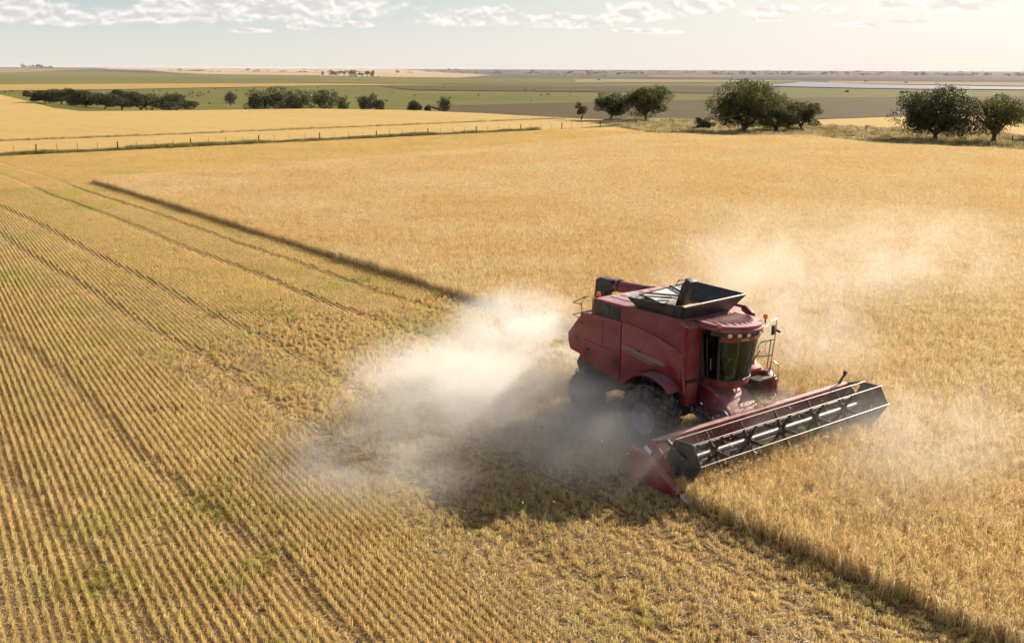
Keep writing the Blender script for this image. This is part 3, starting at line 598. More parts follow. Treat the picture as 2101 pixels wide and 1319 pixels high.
for s in (-1, 1):
    a, b = sorted((s * 1.50, s * 1.61))
    B().prism(rear_poly, a, b, bevel=0.03).done('side_panel', M_red, CH)
    fp = B().prism(front_poly, a, b, bevel=0.03).done('side_panel', M_red, CH)
    a, b = sorted((s * 1.40, s * 1.555))
    B().prism(upper_poly, a, b, bevel=0.02).done('tank_side', M_red2, CH)
    # pale swoosh
    y_ = s * 1.616
    B().strip([(-1.64, y_, 2.80), (-1.1, y_, 2.76), (-0.5, y_, 2.70), (0.1, y_, 2.63), (0.28, y_, 2.58)], [(-1.64, y_, 2.70), (-1.1, y_, 2.64), (-0.5, y_, 2.55), (0.1, y_, 2.50), (0.28, y_, 2.56)], 0.004).done('decal_stripe', M_grey, fp, 0)
    B().strip([(-1.64, y_, 2.66), (-1.1, y_, 2.60), (-0.5, y_, 2.51), (-0.1, y_, 2.46)], [(-1.64, y_, 2.63), (-1.1, y_, 2.56), (-0.5, y_, 2.46), (-0.1, y_, 2.45)], 0.004).done('decal_stripe', M_grey, fp, 0)
    for (hx, hz_) in ((-3.2, 2.3), (-1.9, 2.2), (-0.9, 2.75)):
        B().box((hx, s * 1.625, hz_), (0.16, 0.03, 0.05), bevel=0.01).done('latch', M_plastic, CH)
    for (x0_, z0_, x1_, z1_) in ((-3.95, 2.62, -1.74, 2.48), (-2.55, 3.42, -2.5, 2.52), (-1.60, 2.12, -1.12, 2.10), (-3.3, 2.46, -3.28, 2.02)):
        B().tube([(x0_, s * 1.612, z0_), (x1_, s * 1.612, z1_)], 0.009, 4).done('panel_seam', M_black, CH, 0)
    for k in range(6): B().box((-1.95 - 0.0 * k, s * 1.615, 1.98 + 0.07 * k), (0.34, 0.012, 0.03), bevel=0.004).done('vent_slat', M_black, CH, 0)
    # air screen recess beside the engine
    B().box((-2.36, s * 1.558, 3.725), (1.18, 0.02, 0.42), bevel=0.008).done('air_screen', M_plastic, CH)
    B().lathe([(0.20, 0.0), (0.20, 0.02), (0.14, 0.03), (0.05, 0.03)], (-2.45, s * 1.565 if s > 0 else -1.59, 3.725), 'y', 24).done('screen_hub', M_black, CH)
    # fender over the drive wheel
    outer = [(1.31 * math.cos(t), s * 2.12, 0.98 + 1.31 * math.sin(t)) for t in [R(q) for q in range(48, 150, 6)]]
    inner = [(p[0], s * 1.52, p[2]) for p in outer]
    B().strip(outer, inner, 0.035).done('fender', M_red2, CH)
# engine deck, rear hood, tank
B().box((-2.15, 0, 3.72), (1.80, 2.84, 0.55), bevel=0.03).done('engine_deck', M_redtop, CH)
for k in range(5): B().box((-2.3 , -0.95 + 0.42 * k, 4.0), (1.1, 0.07, 0.03), bevel=0.012).done('deck_rib', M_redtop, CH)
B().box((-1.75, 1.0, 4.03), (0.5, 0.35, 0.07), bevel=0.02).done('air_intake', M_black, CH)
B().prism([(-2.9, 3.47), (-3.46, 3.43), (-3.78, 3.08), (-4.14, 2.62), (-4.03, 2.15), (-3.6, 2.08), (-2.9, 2.2)], -1.49, 1.49, bevel=0.02).done('rear_hood', M_red, CH)
B().prism([(-3.45, 2.05), (-4.0, 2.0), (-4.25, 1.55), (-4.05, 1.15), (-3.5, 1.25)], -1.15, 1.15, bevel=0.03).done('straw_chopper', M_black, CH)
for s in (-1, 1):
    B().lathe([(0.05, 1.2), (0.42, 1.12), (0.42, 1.06), (0.05, 1.03)], (-4.35, s * 0.55, 0), 'z', 20).done('chaff_spreader', M_black, CH)
B().prism([(-1.26, 2.9), (-1.26, 3.96), (0.52, 3.96), (0.87, 3.76), (0.87, 2.2), (0.0, 2.2)], -1.4, 1.4, bevel=0.02).done('grain_tank', M_red2, CH)
# rear handrails
for y0 in (-1.35, 1.35):
    B().tube([(-3.30, y0, 3.45), (-3.28, y0, 3.93), (-3.62, y0, 3.91), (-3.84, y0, 3.62), (-3.80, y0, 3.2), (-3.72, y0, 3.1)], 0.018).done('handrail', M_plastic, CH)
    B().tube([(-3.84, y0, 3.62), (-4.22, y0 * 1.02, 3.60), (-3.66, y0, 3.90)], 0.016).done('handrail', M_plastic, CH)
    B().tube([(-3.34, y0, 3.5), (-4.24, y0 * 1.02, 3.2), (-3.80, y0, 3.12)], 0.016).done('handrail', M_plastic, CH)
# open tank extensions
b_ = {'rr': (-1.15, -1.36, 3.97), 'fr': (0.50, -1.40, 3.97), 'fl': (0.50, 0.78, 3.97), 'rl': (-1.1, 0.80, 3.97)}
r_ = {'rr': (-1.56, -1.46, 4.27), 'fr': (0.78, -1.52, 4.41), 'fl': (0.74, 1.22, 4.43), 'rl': (-1.56, 1.34, 4.43)}
for nm, (p, q) in {'right': ('rr', 'fr'), 'front': ('fr', 'fl'), 'left': ('fl', 'rl'), 'rear': ('rl', 'rr')}.items():
    bb = B()
    if nm == 'front':   # folded in the middle, the lip drops towards the right
        bb.plate([b_[p], b_[q], r_[q], r_[p]], 0.03)
    else: bb.plate([b_[p], b_[q], r_[q], r_[p]], 0.03)
    pan = bb.done('tank_extension', M_plastic, CH)
    lip = [Vector(r_[p]), Vector(r_[q])]
    B().tube(lip, 0.022, 6).done('lip', M_plastic if nm != 'front' else M_chrome, pan)  # front lip gets a brighter material, its sunlit edge put into the colour
B().plate([(-1.46, -1.02, 4.30), (-1.46, 0.22, 4.38), (-0.80, 0.26, 4.20), (-0.82, -0.86, 4.12)], 0.02).done('cover_plate', M_white, CH)
B().plate([(-1.60, -1.47, 4.28), (-1.72, -1.16, 4.40), (-1.50, -1.02, 4.36), (-1.40, -1.34, 4.20)], 0.02).done('corner_flap', M_white, CH)
for q in ([(-1.42, -0.86, 4.36), (-0.86, 0.02, 4.25)], [(-1.48, -1.06, 4.33), (-0.8, -0.9, 4.17)], [(-1.48, 0.26, 4.43), (-0.78, 0.30, 4.24)], [(-1.02, -0.62, 4.26), (-0.86, -0.30, 4.24)]):
    B().tube(q, 0.032, 6).done('brace', M_plastic, CH)
B().plate([(-1.46, 0.36, 4.41), (-1.46, 0.44, 4.42), (-0.86, 0.52, 4.26), (-0.86, 0.44, 4.25)], 0.015).done('cover_strip', M_white, CH)
B().tube([(-1.50, 0.55, 4.40), (-1.46, 0.62, 4.56), (-1.36, 0.95, 4.56), (-1.34, 1.02, 4.44)], 0.022, 6).done('grab_handle', M_plastic, CH)
B().prism([(-0.98, 3.7), (-0.66, 3.7), (-0.36, 4.66), (-0.34, 4.80), (-0.50, 4.84), (-0.64, 4.66)], -0.12, 0.12, bevel=0.02).done('fill_auger', M_plastic, CH)
B().box((-0.40, 0.02, 4.80), (0.24, 0.34, 0.09), (0, R(25), 0), bevel=0.03).done('auger_cap', M_plastic, CH)
# unloading tube stowed along the far side
B().tube([(0.35, 1.38, 3.3), (0.35, 1.45, 3.62), (0.25, 1.5, 3.78), (0.05, 1.52, 3.80)], [0.24, 0.24, 0.23, 0.21], 16).done('auger_elbow', M_red, CH)
ut = B().tube([(0.05, 1.52, 3.80), (-2.6, 1.53, 3.73), (-5.3, 1.54, 3.62)], 0.205, 18).done('unloading_tube', M_red2, CH)
B().prism([(-5.25, 3.84), (-5.95, 3.84), (-6.12, 3.74), (-6.2, 3.05), (-5.75, 3.08), (-5.6, 3.36), (-5.25, 3.42)], 1.32, 1.76, bevel=0.05).done('spout', M_plastic, ut)
for xx in (-1.2, -3.4, -5.0): B().tube([(xx, 1.53, 3.76 - 0.02 * abs(xx) + 0.0), (xx - 0.07, 1.53, 3.758 - 0.02 * abs(xx))], 0.225, 18).done('band', M_black, ut)
B().box((-3.3, 1.5, 3.45), (0.12, 0.3, 0.25), bevel=0.02).done('tube_cradle', M_black, CH)

# cab
plan = [(0.90, -0.84), (1.55, -0.84), (1.74, -0.72), (1.90, -0.45), (1.97, 0.0), (1.90, 0.45), (1.74, 0.72), (1.55, 0.84), (0.90, 0.84)]
def ring(z, kx, ky, lst=plan): return [(0.9 + (x - 0.9) * kx, y * ky, z) for x, y in lst]
lo, hi = ring(2.22, 0.84, 0.80), ring(3.56, 1.03, 1.0)
cabp = B().prism([(0.9 + (x - 0.9) * 0.83, y * 0.79) for x, y in plan], 2.02, 2.22, 'xy', bevel=0.03).done('cab_base', M_red2, CH)
B().box((0.90, 0, 2.9), (0.06, 1.66, 1.4), bevel=0.01).done('cab_rear_wall', M_int, CH)
B().strip(lo[0:2], hi[0:2], 0.012).done('side_window', M_glass, CH, 0)
B().strip(lo[7:9], hi[7:9], 0.012).done('side_window', M_glass, CH, 0)
B().strip(lo[1:8], hi[1:8], 0.012).done('windscreen', M_glass, CH, 60)
for i in (0, 1, 7, 8):
    l, h = Vector(lo[i]), Vector(hi[i]); B().tube([l, h], 0.045 if i in (0, 8) else 0.038, 8).done('pillar', M_plastic, CH)
B().tube([lo[0], lo[1]], 0.035, 8).done('window_sill', M_plastic, CH)
B().tube(lo[1:8], 0.03, 8).done('window_sill', M_plastic, CH)
dh = B().tube([(1.22, -0.74, 2.5), (1.23, -0.77, 2.62), (1.24, -0.78, 2.86)], 0.014, 6).done('door_handle', M_chrome, CH)
B().tube([(1.06, -0.69, 2.25), (1.12, -0.86, 3.52)], 0.02, 6).done('door_frame', M_plastic, CH)
roofplan = [(0.62, -0.90), (1.35, -0.92), (1.72, -0.84), (1.98, -0.62), (2.14, -0.32), (2.19, 0.0), (2.14, 0.32), (1.98, 0.62), (1.72, 0.84), (1.35, 0.92), (0.62, 0.90)]
rf = B().prism([(x - 0.03, y * 0.97) for x, y in roofplan], 3.80, 3.93, 'xy', bevel=0.05).done('cab_roof', M_redtop, CH)
B().prism(roofplan, 3.72, 3.815, 'xy', bevel=0.03).done('roof_rim', M_redtop, CH)
for k in range(9):
    yy = -0.72 + 0.18 * k; xe = 1.90 - 0.75 * (abs(yy) / 0.92) ** 2.2
    B().tube([(0.75, yy, 3.925), (xe - 0.12, yy, 3.935), (xe, yy - 0.05, 3.915)], 0.034, 6).done('roof_rib', M_redtop, rf)
    if k < 8: B().box((0.98, yy + 0.09, 3.931), (1.2, 0.022, 0.006)).done('roof_groove', M_red2, rf, 0)
lp = [(x - 0.04, y * 0.985) for x, y in roofplan[1:10]]
B().strip([(x, y, 3.73) for x, y in lp], [(x - 0.03, y, 3.60) for x, y in lp], 0.03).done('light_bar', M_plastic, CH, 60)
for (yy, xx) in ((-0.72, 1.855), (-0.50, 2.02), (-0.24, 2.13), (0.24, 2.13), (0.50, 2.02), (0.72, 1.855)):
    nx_, ny_ = Vector((1.0, yy * 1.1, 0)).normalized().to_tuple()[:2]
    lamp = B().lathe([(0.02, 0.0), (0.06, 0.0), (0.066, 0.02), (0.05, 0.035), (0.01, 0.045)], (0, 0, 0), 'x', 18).done('work_light', M_lens, CH)
    lamp.location = (xx - 0.012, yy, 3.665); lamp.rotation_euler = (0, R(12), math.atan2(ny_, nx_))
hb = ring(3.48, 1.045, 1.01)
B().strip([(p[0] + 0.018, p[1], 3.60) for p in hb[1:8]], [(p[0] + 0.008, p[1], 3.45) for p in hb[1:8]], 0.012).done('name_band', M_red, CH, 60)
def lettering(txt, size, loc, rot, mat, parent):
    cu = bpy.data.curves.new('lettering', 'FONT'); cu.body = txt; cu.size = size; cu.extrude = 0.003; cu.align_x = 'CENTER'; cu.align_y = 'CENTER'
    t = bpy.data.objects.new('lettering_src', cu); COL.objects.link(t); dg = bpy.context.evaluated_depsgraph_get()
    me = bpy.data.meshes.new_from_object(t.evaluated_get(dg)); bpy.data.objects.remove(t)
    o = link('lettering', me, mat, parent); me.materials.clear(); me.materials.append(mat); o.location = loc; o.rotation_euler = rot; return o
for part_, yy, ang in (('AXIAL', -0.27, -8.7), ('FLOW', 0.26, 8.7)):
    lettering(part_, 0.105, (2.065 - 0.016 * 1, yy, 3.525), (R(90), 0, R(90 + ang)), M_text, CH)
# cab interior
seat = B().box((1.15, 0.0, 2.62), (0.5, 0.52, 0.14), bevel=0.04).done('seat', M_seat, CH)
B().box((0.98, 0.0, 2.98), (0.14, 0.5, 0.68), (0, R(-10), 0), bevel=0.05).done('seat_back', M_seat, seat)
B().box((1.15, 0, 2.4), (0.36, 0.36, 0.34), bevel=0.03).done('seat_base', M_int, seat)
B().box((1.2, -0.42, 2.72), (0.6, 0.2, 0.5), bevel=0.04).done('control_console', M_int, CH)
B().tube([(1.72, 0, 2.22), (1.58, 0, 2.78)], 0.05, 8).done('steering_column', M_int, CH)
sw = B().tube([(1.55 + 0.06 * math.sin(t), 0.19 * math.cos(t), 2.80 + 0.17 * math.sin(t)) for t in [2 * math.pi * k / 20 for k in range(20)]], 0.016, 6, close=True).done('steering_wheel', M_plastic, CH)
B().box((1.45, -0.60, 3.02), (0.05, 0.26, 0.2), (0, R(-10), R(20)), bevel=0.01).done('monitor', M_plastic, CH)
B().tube([(2.02, -0.12, 2.34), (2.03, 0.1, 2.75), (2.06, 0.38, 3.1)], 0.014, 6).done('wiper', M_plastic, CH)
# beacons
for (bx_, by_, bz_) in ((1.86, 0.80, 3.93), (1.56, -0.86, 3.82), (-3.02, -1.36, 4.0)):
    bn = B().tube([(bx_, by_, bz_ - 0.12), (bx_, by_, bz_ + 0.05)], 0.022, 8).done('beacon_stem', M_plastic, CH)
    B().lathe([(0.05, 0.03), (0.066, 0.05), (0.062, 0.13), (0.045, 0.16), (0.01, 0.165)], (bx_, by_, bz_), 'z', 16).done('beacon', M_amber, bn)
# mirrors
B().tube([(1.88, 0.84, 3.72), (1.72, 1.30, 3.80), (1.60, 1.66, 3.78), (1.58, 1.70, 3.68), (1.57, 1.70, 3.30)], 0.017, 6).done('mirror_arm', M_chrome, CH)
B().box((1.54, 1.62, 3.42), (0.05, 0.2, 0.30), (0, 0, R(15)), bevel=0.015).done('mirror', M_plastic, CH)
B().box((1.60, 1.78, 3.38), (0.16, 0.07, 0.08), (0, R(20), R(30)), bevel=0.02).done('marker_lamp', M_plastic, CH)
B().tube([(1.6, -0.86, 3.70), (1.8, -1.05, 3.66), (1.84, -1.1, 3.62)], 0.015, 6).done('mirror_arm', M_plastic, CH)
# platform, rail and ladder on the far side
B().box((1.2, 1.30, 1.96), (1.0, 0.86, 0.06), bevel=0.01).done('platform', M_black, CH)
B().box((1.0, 1.25, 2.1), (0.55, 0.6, 0.22), bevel=0.03).done('storage_box', M_red, CH)
def rail(name, pts, r=0.018): return B().tube(pts, r, 8).done(name, M_chrome, CH)
Y7 = 1.70
rail('handrail', [(0.72, Y7, 1.95), (0.80, Y7, 2.25), (0.97, Y7, 2.78), (1.04, Y7, 2.90), (1.20, Y7, 2.98), (1.56, Y7, 3.12), (1.56, Y7, 3.30)])
rail('handrail', [(0.86, Y7, 2.42), (1.20, Y7, 2.50), (1.52, Y7, 2.62)])
rail('handrail', [(1.56, Y7, 3.12), (1.50, Y7, 2.62), (1.46, Y7, 2.05)])
rail('handrail', [(1.42, Y7, 3.06), (1.38, Y7, 2.60), (1.33, Y7, 2.05)])
rail('handrail', [(1.40, Y7, 3.05), (1.24, Y7, 2.92), (1.22, Y7, 2.68), (1.30, Y7, 2.58)], 0.012)
rail('grab_hoop', [(1.42, Y7, 2.12), (1.48, Y7, 2.36), (1.60, Y7, 2.44), (1.74, Y7, 2.36), (1.78, Y7, 2.1), (1.74, Y7, 1.5)])
rail('grab_hoop', [(1.44, Y7 - 0.1, 2.10), (1.52, Y7 - 0.1, 2.24), (1.62, Y7 - 0.1, 2.24), (1.68, Y7 - 0.1, 2.1), (1.66, Y7 - 0.1, 1.6)])
ld = B().prism([(0.74, 1.92), (1.40, 2.14), (1.70, 1.90), (1.74, 1.45), (1.64, 0.98), (0.95, 0.92)], 1.52, 1.80, bevel=0.03).done('ladder_housing', M_red2, CH)
for k in range(5): B().box((0.86 + 0.05 * k, 1.30, 1.86 - 0.22 * k), (0.26, 0.40, 0.035), bevel=0.006).done('ladder_step', M_steel, CH)
for yy in (1.08, 1.52): B().box((0.97, yy, 1.42), (0.12, 0.03, 1.05), (0, R(12), 0), bevel=0.006).done('ladder_stringer', M_black, CH)
# feeder house, axle, wheels
B().prism([(0.55, 2.02), (1.5, 1.72), (2.12, 1.18), (2.12, 0.42), (1.6, 0.62), (0.55, 1.05)], -0.62, 0.62, bevel=0.03).done('feeder_house', M_red2, CH)
for yy in (-0.5, 0.5): B().tube([(0.6, yy * 1.5, 1.1), (1.9, yy * 1.5, 0.62)], [0.06, 0.04], 8).done('lift_ram', M_steel, CH)
B().box((0.0, 0, 1.05), (0.5, 2.9, 0.5), bevel=0.04).done('front_axle', M_black, CH)
B().box((-3.3, 0, 0.80), (0.28, 2.5, 0.24), bevel=0.03).done('rear_axle', M_black, CH)
B().box((0.55, -1.1, 1.75), (0.6, 0.5, 0.7), bevel=0.05).done('gear_guard', M_red2, CH)
for k, (xx, yy, zz) in enumerate(((0.7, -0.75, 1.3), (0.95, -0.72, 1.15), (1.2, -0.70, 1.02))):
    B().tube([(xx - 0.5, yy, zz + 0.35), (xx - 0.1, yy - 0.12, zz + 0.1), (xx + 0.5, yy, zz - 0.1)], 0.025, 6).done('hose', M_plastic, CH)
B().lathe([(0.05, -0.03), (0.26, -0.03), (0.26, 0.03), (0.05, 0.03)], (1.75, -0.72, 1.15), 'y', 20).done('pulley', M_black, CH)
def wheel(x, y, r, w, rimr, name, s, lugs):
    wh = B().lathe([(rimr * 0.30, -0.30 * w), (rimr * 0.34, -0.14 * w), (rimr * 0.72, -0.02 * w), (rimr * 0.90, -0.20 * w), (rimr * 0.94, -0.42 * w), (rimr, -0.46 * w), (rimr, -0.43 * w), (rimr * 0.97, 0.40 * w), (rimr * 0.3, 0.40 * w)] if s < 0 else [(rimr * 0.30, 0.30 * w), (rimr * 0.34, 0.14 * w), (rimr * 0.72, 0.02 * w), (rimr * 0.90, 0.20 * w), (rimr * 0.94, 0.42 * w), (rimr, 0.46 * w), (rimr, 0.43 * w), (rimr * 0.97, -0.40 * w), (rimr * 0.3, -0.40 * w)], (x, y, r * 0.99), 'y', 40).done(name, M_rim, CH)
    t = B().lathe([(rimr * 0.98, -0.44 * w), (rimr * 1.12, -0.485 * w), (r * 0.80, -0.50 * w), (r * 0.92, -0.46 * w), (r * 0.955, -0.36 * w), (r * 0.965, 0), (r * 0.955, 0.36 * w), (r * 0.92, 0.46 * w), (r * 0.80, 0.50 * w), (rimr * 1.12, 0.485 * w), (rimr * 0.98, 0.44 * w)], (x, y, r * 0.99), 'y', 48, caps=False)
    for k in range(lugs):
        for side in (-1, 1):
            a = 2 * math.pi * (k + (0.5 if side > 0 else 0)) / lugs
            M = Matrix.Translation((x, y, r * 0.99)) @ Matrix.Rotation(a, 4, 'Y') @ Matrix.Translation((0, side * 0.235 * w, r * 0.965)) @ Matrix.Rotation(side * R(38), 4, 'Z')
            bmesh.ops.create_cube(t.bm, size=1.0, matrix=M @ Matrix.Diagonal((r * 0.065, 0.60 * w, r * 0.085, 1)))
    t.done('tyre', M_rubber, wh)
    B().lathe([(rimr * 0.30, 0.0), (rimr * 0.30, s * 0.20 * w), (rimr * 0.2, s * 0.26 * w), (rimr * 0.05, s * 0.27 * w)], (x, y + s * 0.0, r * 0.99), 'y', 20).done('hub', M_rim, wh)
    for k in range(10):
        a = 2 * math.pi * k / 10; B().box((x + rimr * 0.45 * math.cos(a), y + s * 0.11 * w, r * 0.99 + rimr * 0.45 * math.sin(a)), (0.03, 0.04, 0.03)).done('wheel_nut', M_steel, wh)
for s in (-1, 1):
    wheel(0.0, s * 1.90, 0.985, 0.72, 0.47, 'front_wheel', s, 22)
    wheel(-3.30, s * 1.50, 0.74, 0.46, 0.36, 'rear_wheel', s, 18)

# header
HL, HR_ = 4.85, -3.90
hdr = B().box((2.06, (HL + HR_) / 2, 1.22), (0.20, HL - HR_, 0.16), bevel=0.02).done('header', M_redtop, CH)
B().plate([(2.02, HR_, 0.25), (2.02, HL, 0.25), (2.08, HL, 1.15), (2.08, HR_, 1.15)], 0.04).done('back_sheet', M_red2, hdr)
B().plate([(2.05, HR_, 0.22), (3.30, HR_, 0.13), (3.30, HL, 0.13), (2.05, HL, 0.22)], 0.03).done('floor_pan', M_steel, hdr)
for yy in (-2.9, -1.4, 1.8, 3.4): B().box((1.93, yy, 0.72), (0.10, 0.09, 0.95), bevel=0.015).done('back_post', M_red2, hdr)
B().box((1.92, (HL + HR_) / 2, 0.30), (0.14, HL - HR_, 0.14), bevel=0.02).done('lower_beam', M_red2, hdr)
au = B().tube([(2.50, HR_ + 0.08, 0.56), (2.50, HL - 0.08, 0.56)], 0.19, 16).done('auger', M_steel, hdr)
fl = B()
for (ya, yb, hand) in ((HR_ + 0.1, -0.15, 1), (HL - 0.1, 1.1, -1)):
    n = int(abs(yb - ya) / 0.55 * 16); pa, pb = [], []
    for i in range(n + 1):
        t = hand * 2 * math.pi * i / 16; yv = ya + (yb - ya) * i / n
        pa.append((2.50 + 0.18 * math.cos(t), yv, 0.56 + 0.18 * math.sin(t))); pb.append((2.50 + 0.30 * math.cos(t), yv, 0.56 + 0.30 * math.sin(t)))
    fl.strip(pa, pb, 0.008)
fl.done('flighting', M_steel, au, 0)
for k in range(9): B().tube([(2.5, -0.1 + 0.13 * k, 0.56), (2.5 + 0.36 * math.cos(k * 2.1), -0.1 + 0.13 * k, 0.56 + 0.36 * math.sin(k * 2.1))], 0.012, 5).done('finger', M_steel, au)
B().box((3.30, (HL + HR_) / 2, 0.15), (0.10, HL - HR_ - 0.1, 0.035)).done('cutter_bar', M_black, hdr)
kg = B()
for i in range(int((HL - HR_ - 0.2) / 0.0762)):
    yv = HR_ + 0.1 + i * 0.0762; a = [kg.bm.verts.new(p) for p in ((3.33, yv - 0.014, 0.14), (3.33, yv + 0.014, 0.14), (3.33, yv, 0.17), (3.46, yv, 0.15))]
    for t3 in ((0, 1, 3), (1, 2, 3), (2, 0, 3), (0, 2, 1)): kg.bm.faces.new([a[q] for q in t3])
kg.done('knife_guards', M_steel, hdr, 0)['kind'] = 'stuff'
RC = (3.07, 0.99); RR = 0.60
tubeR = B().tube([(RC[0], HR_ + 0.2, RC[1]), (RC[0], HL - 0.15, RC[1])], 0.095, 18).done('reel_tube', M_tube, hdr)
def hexpt(k, r=RR): return (RC[0] + r * math.cos(R(60 * k + 2)), RC[1] + r * math.sin(R(60 * k + 2)))
for yy in (HR_ + 0.17, HL - 0.13):
    B().prism([hexpt(k, RR * 1.02) for k in range(6)], yy - 0.012, yy + 0.012, bevel=0.005).done('reel_end_plate', M_plastic, hdr)
SP = (-2.57, -1.17, 0.31, 1.86, 3.27)
for yy in SP:
    sp = B()
    sp.lathe([(0.11, -0.04), (0.17, -0.04), (0.17, 0.04), (0.11, 0.04)], (RC[0], yy, RC[1]), 'y', 18)
    for k in range(6):
        a = R(60 * k + 2); sp.prism([(RC[0] + 0.12 * math.cos(a - 0.55), RC[1] + 0.12 * math.sin(a - 0.55)), (RC[0] + RR * math.cos(a - 0.035), RC[1] + RR * math.sin(a - 0.035)), (RC[0] + RR * math.cos(a + 0.035), RC[1] + RR * math.sin(a + 0.035)), (RC[0] + 0.12 * math.cos(a + 0.55), RC[1] + 0.12 * math.sin(a + 0.55))], yy - 0.012, yy + 0.012)
    sp.done('reel_spider', M_black, hdr)
for k in range(6):
    hx, hz_ = hexpt(k)
    B().tube([(hx, HR_ + 0.14, hz_), (hx, HL - 0.05, hz_)], 0.012, 8).done('reel_bat', M_chrome, hdr)
    tn = B(); n = 96
    for i in range(n):
        yv = HR_ + 0.22 + (HL - HR_ - 0.4) * i / (n - 1); dx = random.gauss(0, 0.01)
        tn.tube([(hx, yv, hz_), (hx - 0.02 + dx, yv, hz_ - 0.14), (hx - 0.06 + dx, yv + random.gauss(0, 0.008), hz_ - 0.25)], 0.006, 3, caps=False)
    tn.done('tines', M_black, hdr, 0)['kind'] = 'stuff'
for yy in (HR_ + 0.06, HL - 0.02):
    B().tube([(2.08, yy, 1.24), (2.55, yy, 1.42), (3.15, yy, 1.06)], [0.05, 0.05, 0.045], 8).done('reel_arm', M_black, hdr)
    B().tube([(2.15, yy, 0.75), (2.65, yy, 1.20)], 0.03, 8).done('reel_ram', M_steel, hdr)
divp = [(1.08, 0.32), (1.12, 0.72), (1.46, 1.02), (2.02, 1.00), (2.62, 0.66), (3.34, 0.24), (3.36, 0.08), (2.0, 0.10), (1.3, 0.14)]
for s, yy in ((-1, HR_ - 0.02), (1, HL + 0.02)):
    d = B().prism(divp, *sorted((yy, yy + s * 0.26)), bevel=0.05).done('crop_divider', M_red, hdr)
    B().prism([(3.30, 0.26), (3.62, 0.10), (3.62, 0.05), (3.30, 0.07)], *sorted((yy + s * 0.05, yy + s * 0.21)), bevel=0.02).done('divider_tip', M_violet, d)
    B().prism([(1.9, 0.15), (1.9, 1.25), (2.25, 1.22), (2.9, 0.62), (3.3, 0.16)], *sorted((yy - s * 0.03, yy - s * 0.005))).done('end_sheet', M_red2, hdr)
    B().box((2.05, yy + s * 0.14, 1.06), (0.26, 0.05, 0.12), (0, R(25), 0), bevel=0.01).done('end_reflector', M_white if s < 0 else M_amber, d)
B().tube([(2.0, HL - 0.3, 1.28), (2.05, HL - 0.2, 1.5), (2.12, HL - 0.16, 1.62)], [0.05, 0.04, 0.03], 8).done('end_bracket', M_black, hdr)
B().box((2.10, HL - 0.15, 1.66), (0.10, 0.14, 0.12), (R(10), R(20), 0), bevel=0.02).done('end_lamp', M_plastic, hdr)
# straw caught on top of the feeder
r2 = np.random.default_rng(5); Vs, Fs = [], []
for i in range(420):
    yv = r2.normal(0.75, 0.5); xv = r2.uniform(1.62, 2.05); zz = 1.30 + 0.42 * max(0, (2.0 - xv)) + abs(r2.normal(0, 0.05)); a = r2.uniform(0, 6.28); L = r2.uniform(0.08, 0.3)
    d = np.array((math.cos(a), math.sin(a), r2.normal(0, 0.25))) * L / 2; s_ = np.array((-math.sin(a), math.cos(a), 0.3)) * 0.006; p = np.array((xv, yv, zz)); k = len(Vs)
    Vs += [p - d - s_, p - d + s_, p + d + s_, p + d - s_]; Fs.append((k, k + 1, k + 2, k + 3))
sw_ = link('straw_pile', mesh_np('straw_pile', Vs, Fs, M_litter, tint=np.repeat(r2.uniform(0.6, 1.05, len(Fs)), 4))); sw_.location = ORG; sw_.rotation_euler = CH.rotation_euler
tag(sw_, 'loose straw lying on the feeder house behind the header', 'straw', kind='stuff')
# cut stalks lying across the header floor
Vs, Fs = [], []
for i in range(1500):
    yv = r2.uniform(HR_ + 0.15, HL - 0.15); xv = r2.uniform(2.25, 3.45); zz = 0.18 + 0.30 * abs(r2.normal(0, 0.5)) * (1.0 if xv > 2.8 else 0.8); a = r2.normal(math.pi, 0.6); L = r2.uniform(0.15, 0.42)
    d = np.array((math.cos(a), math.sin(a), r2.normal(0.25, 0.35))) * L / 2; s_ = np.array((-math.sin(a), math.cos(a), 0.3)) * 0.006; p = np.array((xv, yv, zz)); k = len(Vs)
    Vs += [p - d - s_, p - d + s_, p + d + s_, p + d - s_]; Fs.append((k, k + 1, k + 2, k + 3))
cc_ = link('cut_stalks', mesh_np('cut_stalks', Vs, Fs, M_litter, tint=np.repeat(r2.uniform(0.55, 1.1, len(Fs)), 4))); cc_.location = ORG; cc_.rotation_euler = CH.rotation_euler
tag(cc_, 'freshly cut stalks tumbling into the header under the reel', 'straw', kind='stuff')
# chaff thrown into the air behind and round the machine
Vs, Fs = [], []
for i in range(2600):
    t = r2.random()
    if t < 0.6: p = np.array((-5.0 - 4.5 * r2.random() ** 1.4 + r2.normal(0, 0.5), r2.normal(-1.2, 1.8), abs(r2.normal(0.8, 0.8))))
    elif t < 0.8: p = np.array((r2.normal(-2.5, 3.0), r2.normal(-6.0, 2.2), abs(r2.normal(0.4, 0.5))))
    else: p = np.array((r2.normal(2.6, 0.7), r2.uniform(HR_, HL), abs(r2.normal(1.1, 0.5))))
    a = r2.uniform(0, 6.28); d = np.array((math.cos(a), math.sin(a), r2.normal(0, 0.7))) * r2.uniform(0.012, 0.05); s_ = np.array((-math.sin(a), math.cos(a), r2.normal(0, 0.5))) * 0.006; k = len(Vs)
    Vs += [p - d - s_, p - d + s_, p + d + s_, p + d - s_]; Fs.append((k, k + 1, k + 2, k + 3))
fc_ = link('flying_chaff', mesh_np('flying_chaff', Vs, Fs, M_litter, tint=np.repeat(r2.uniform(0.6, 1.1, len(Fs)), 4))); fc_.location = ORG; fc_.rotation_euler = CH.rotation_euler
tag(fc_, 'specks of chaff flying in the dust round the machine', 'chaff', kind='stuff')
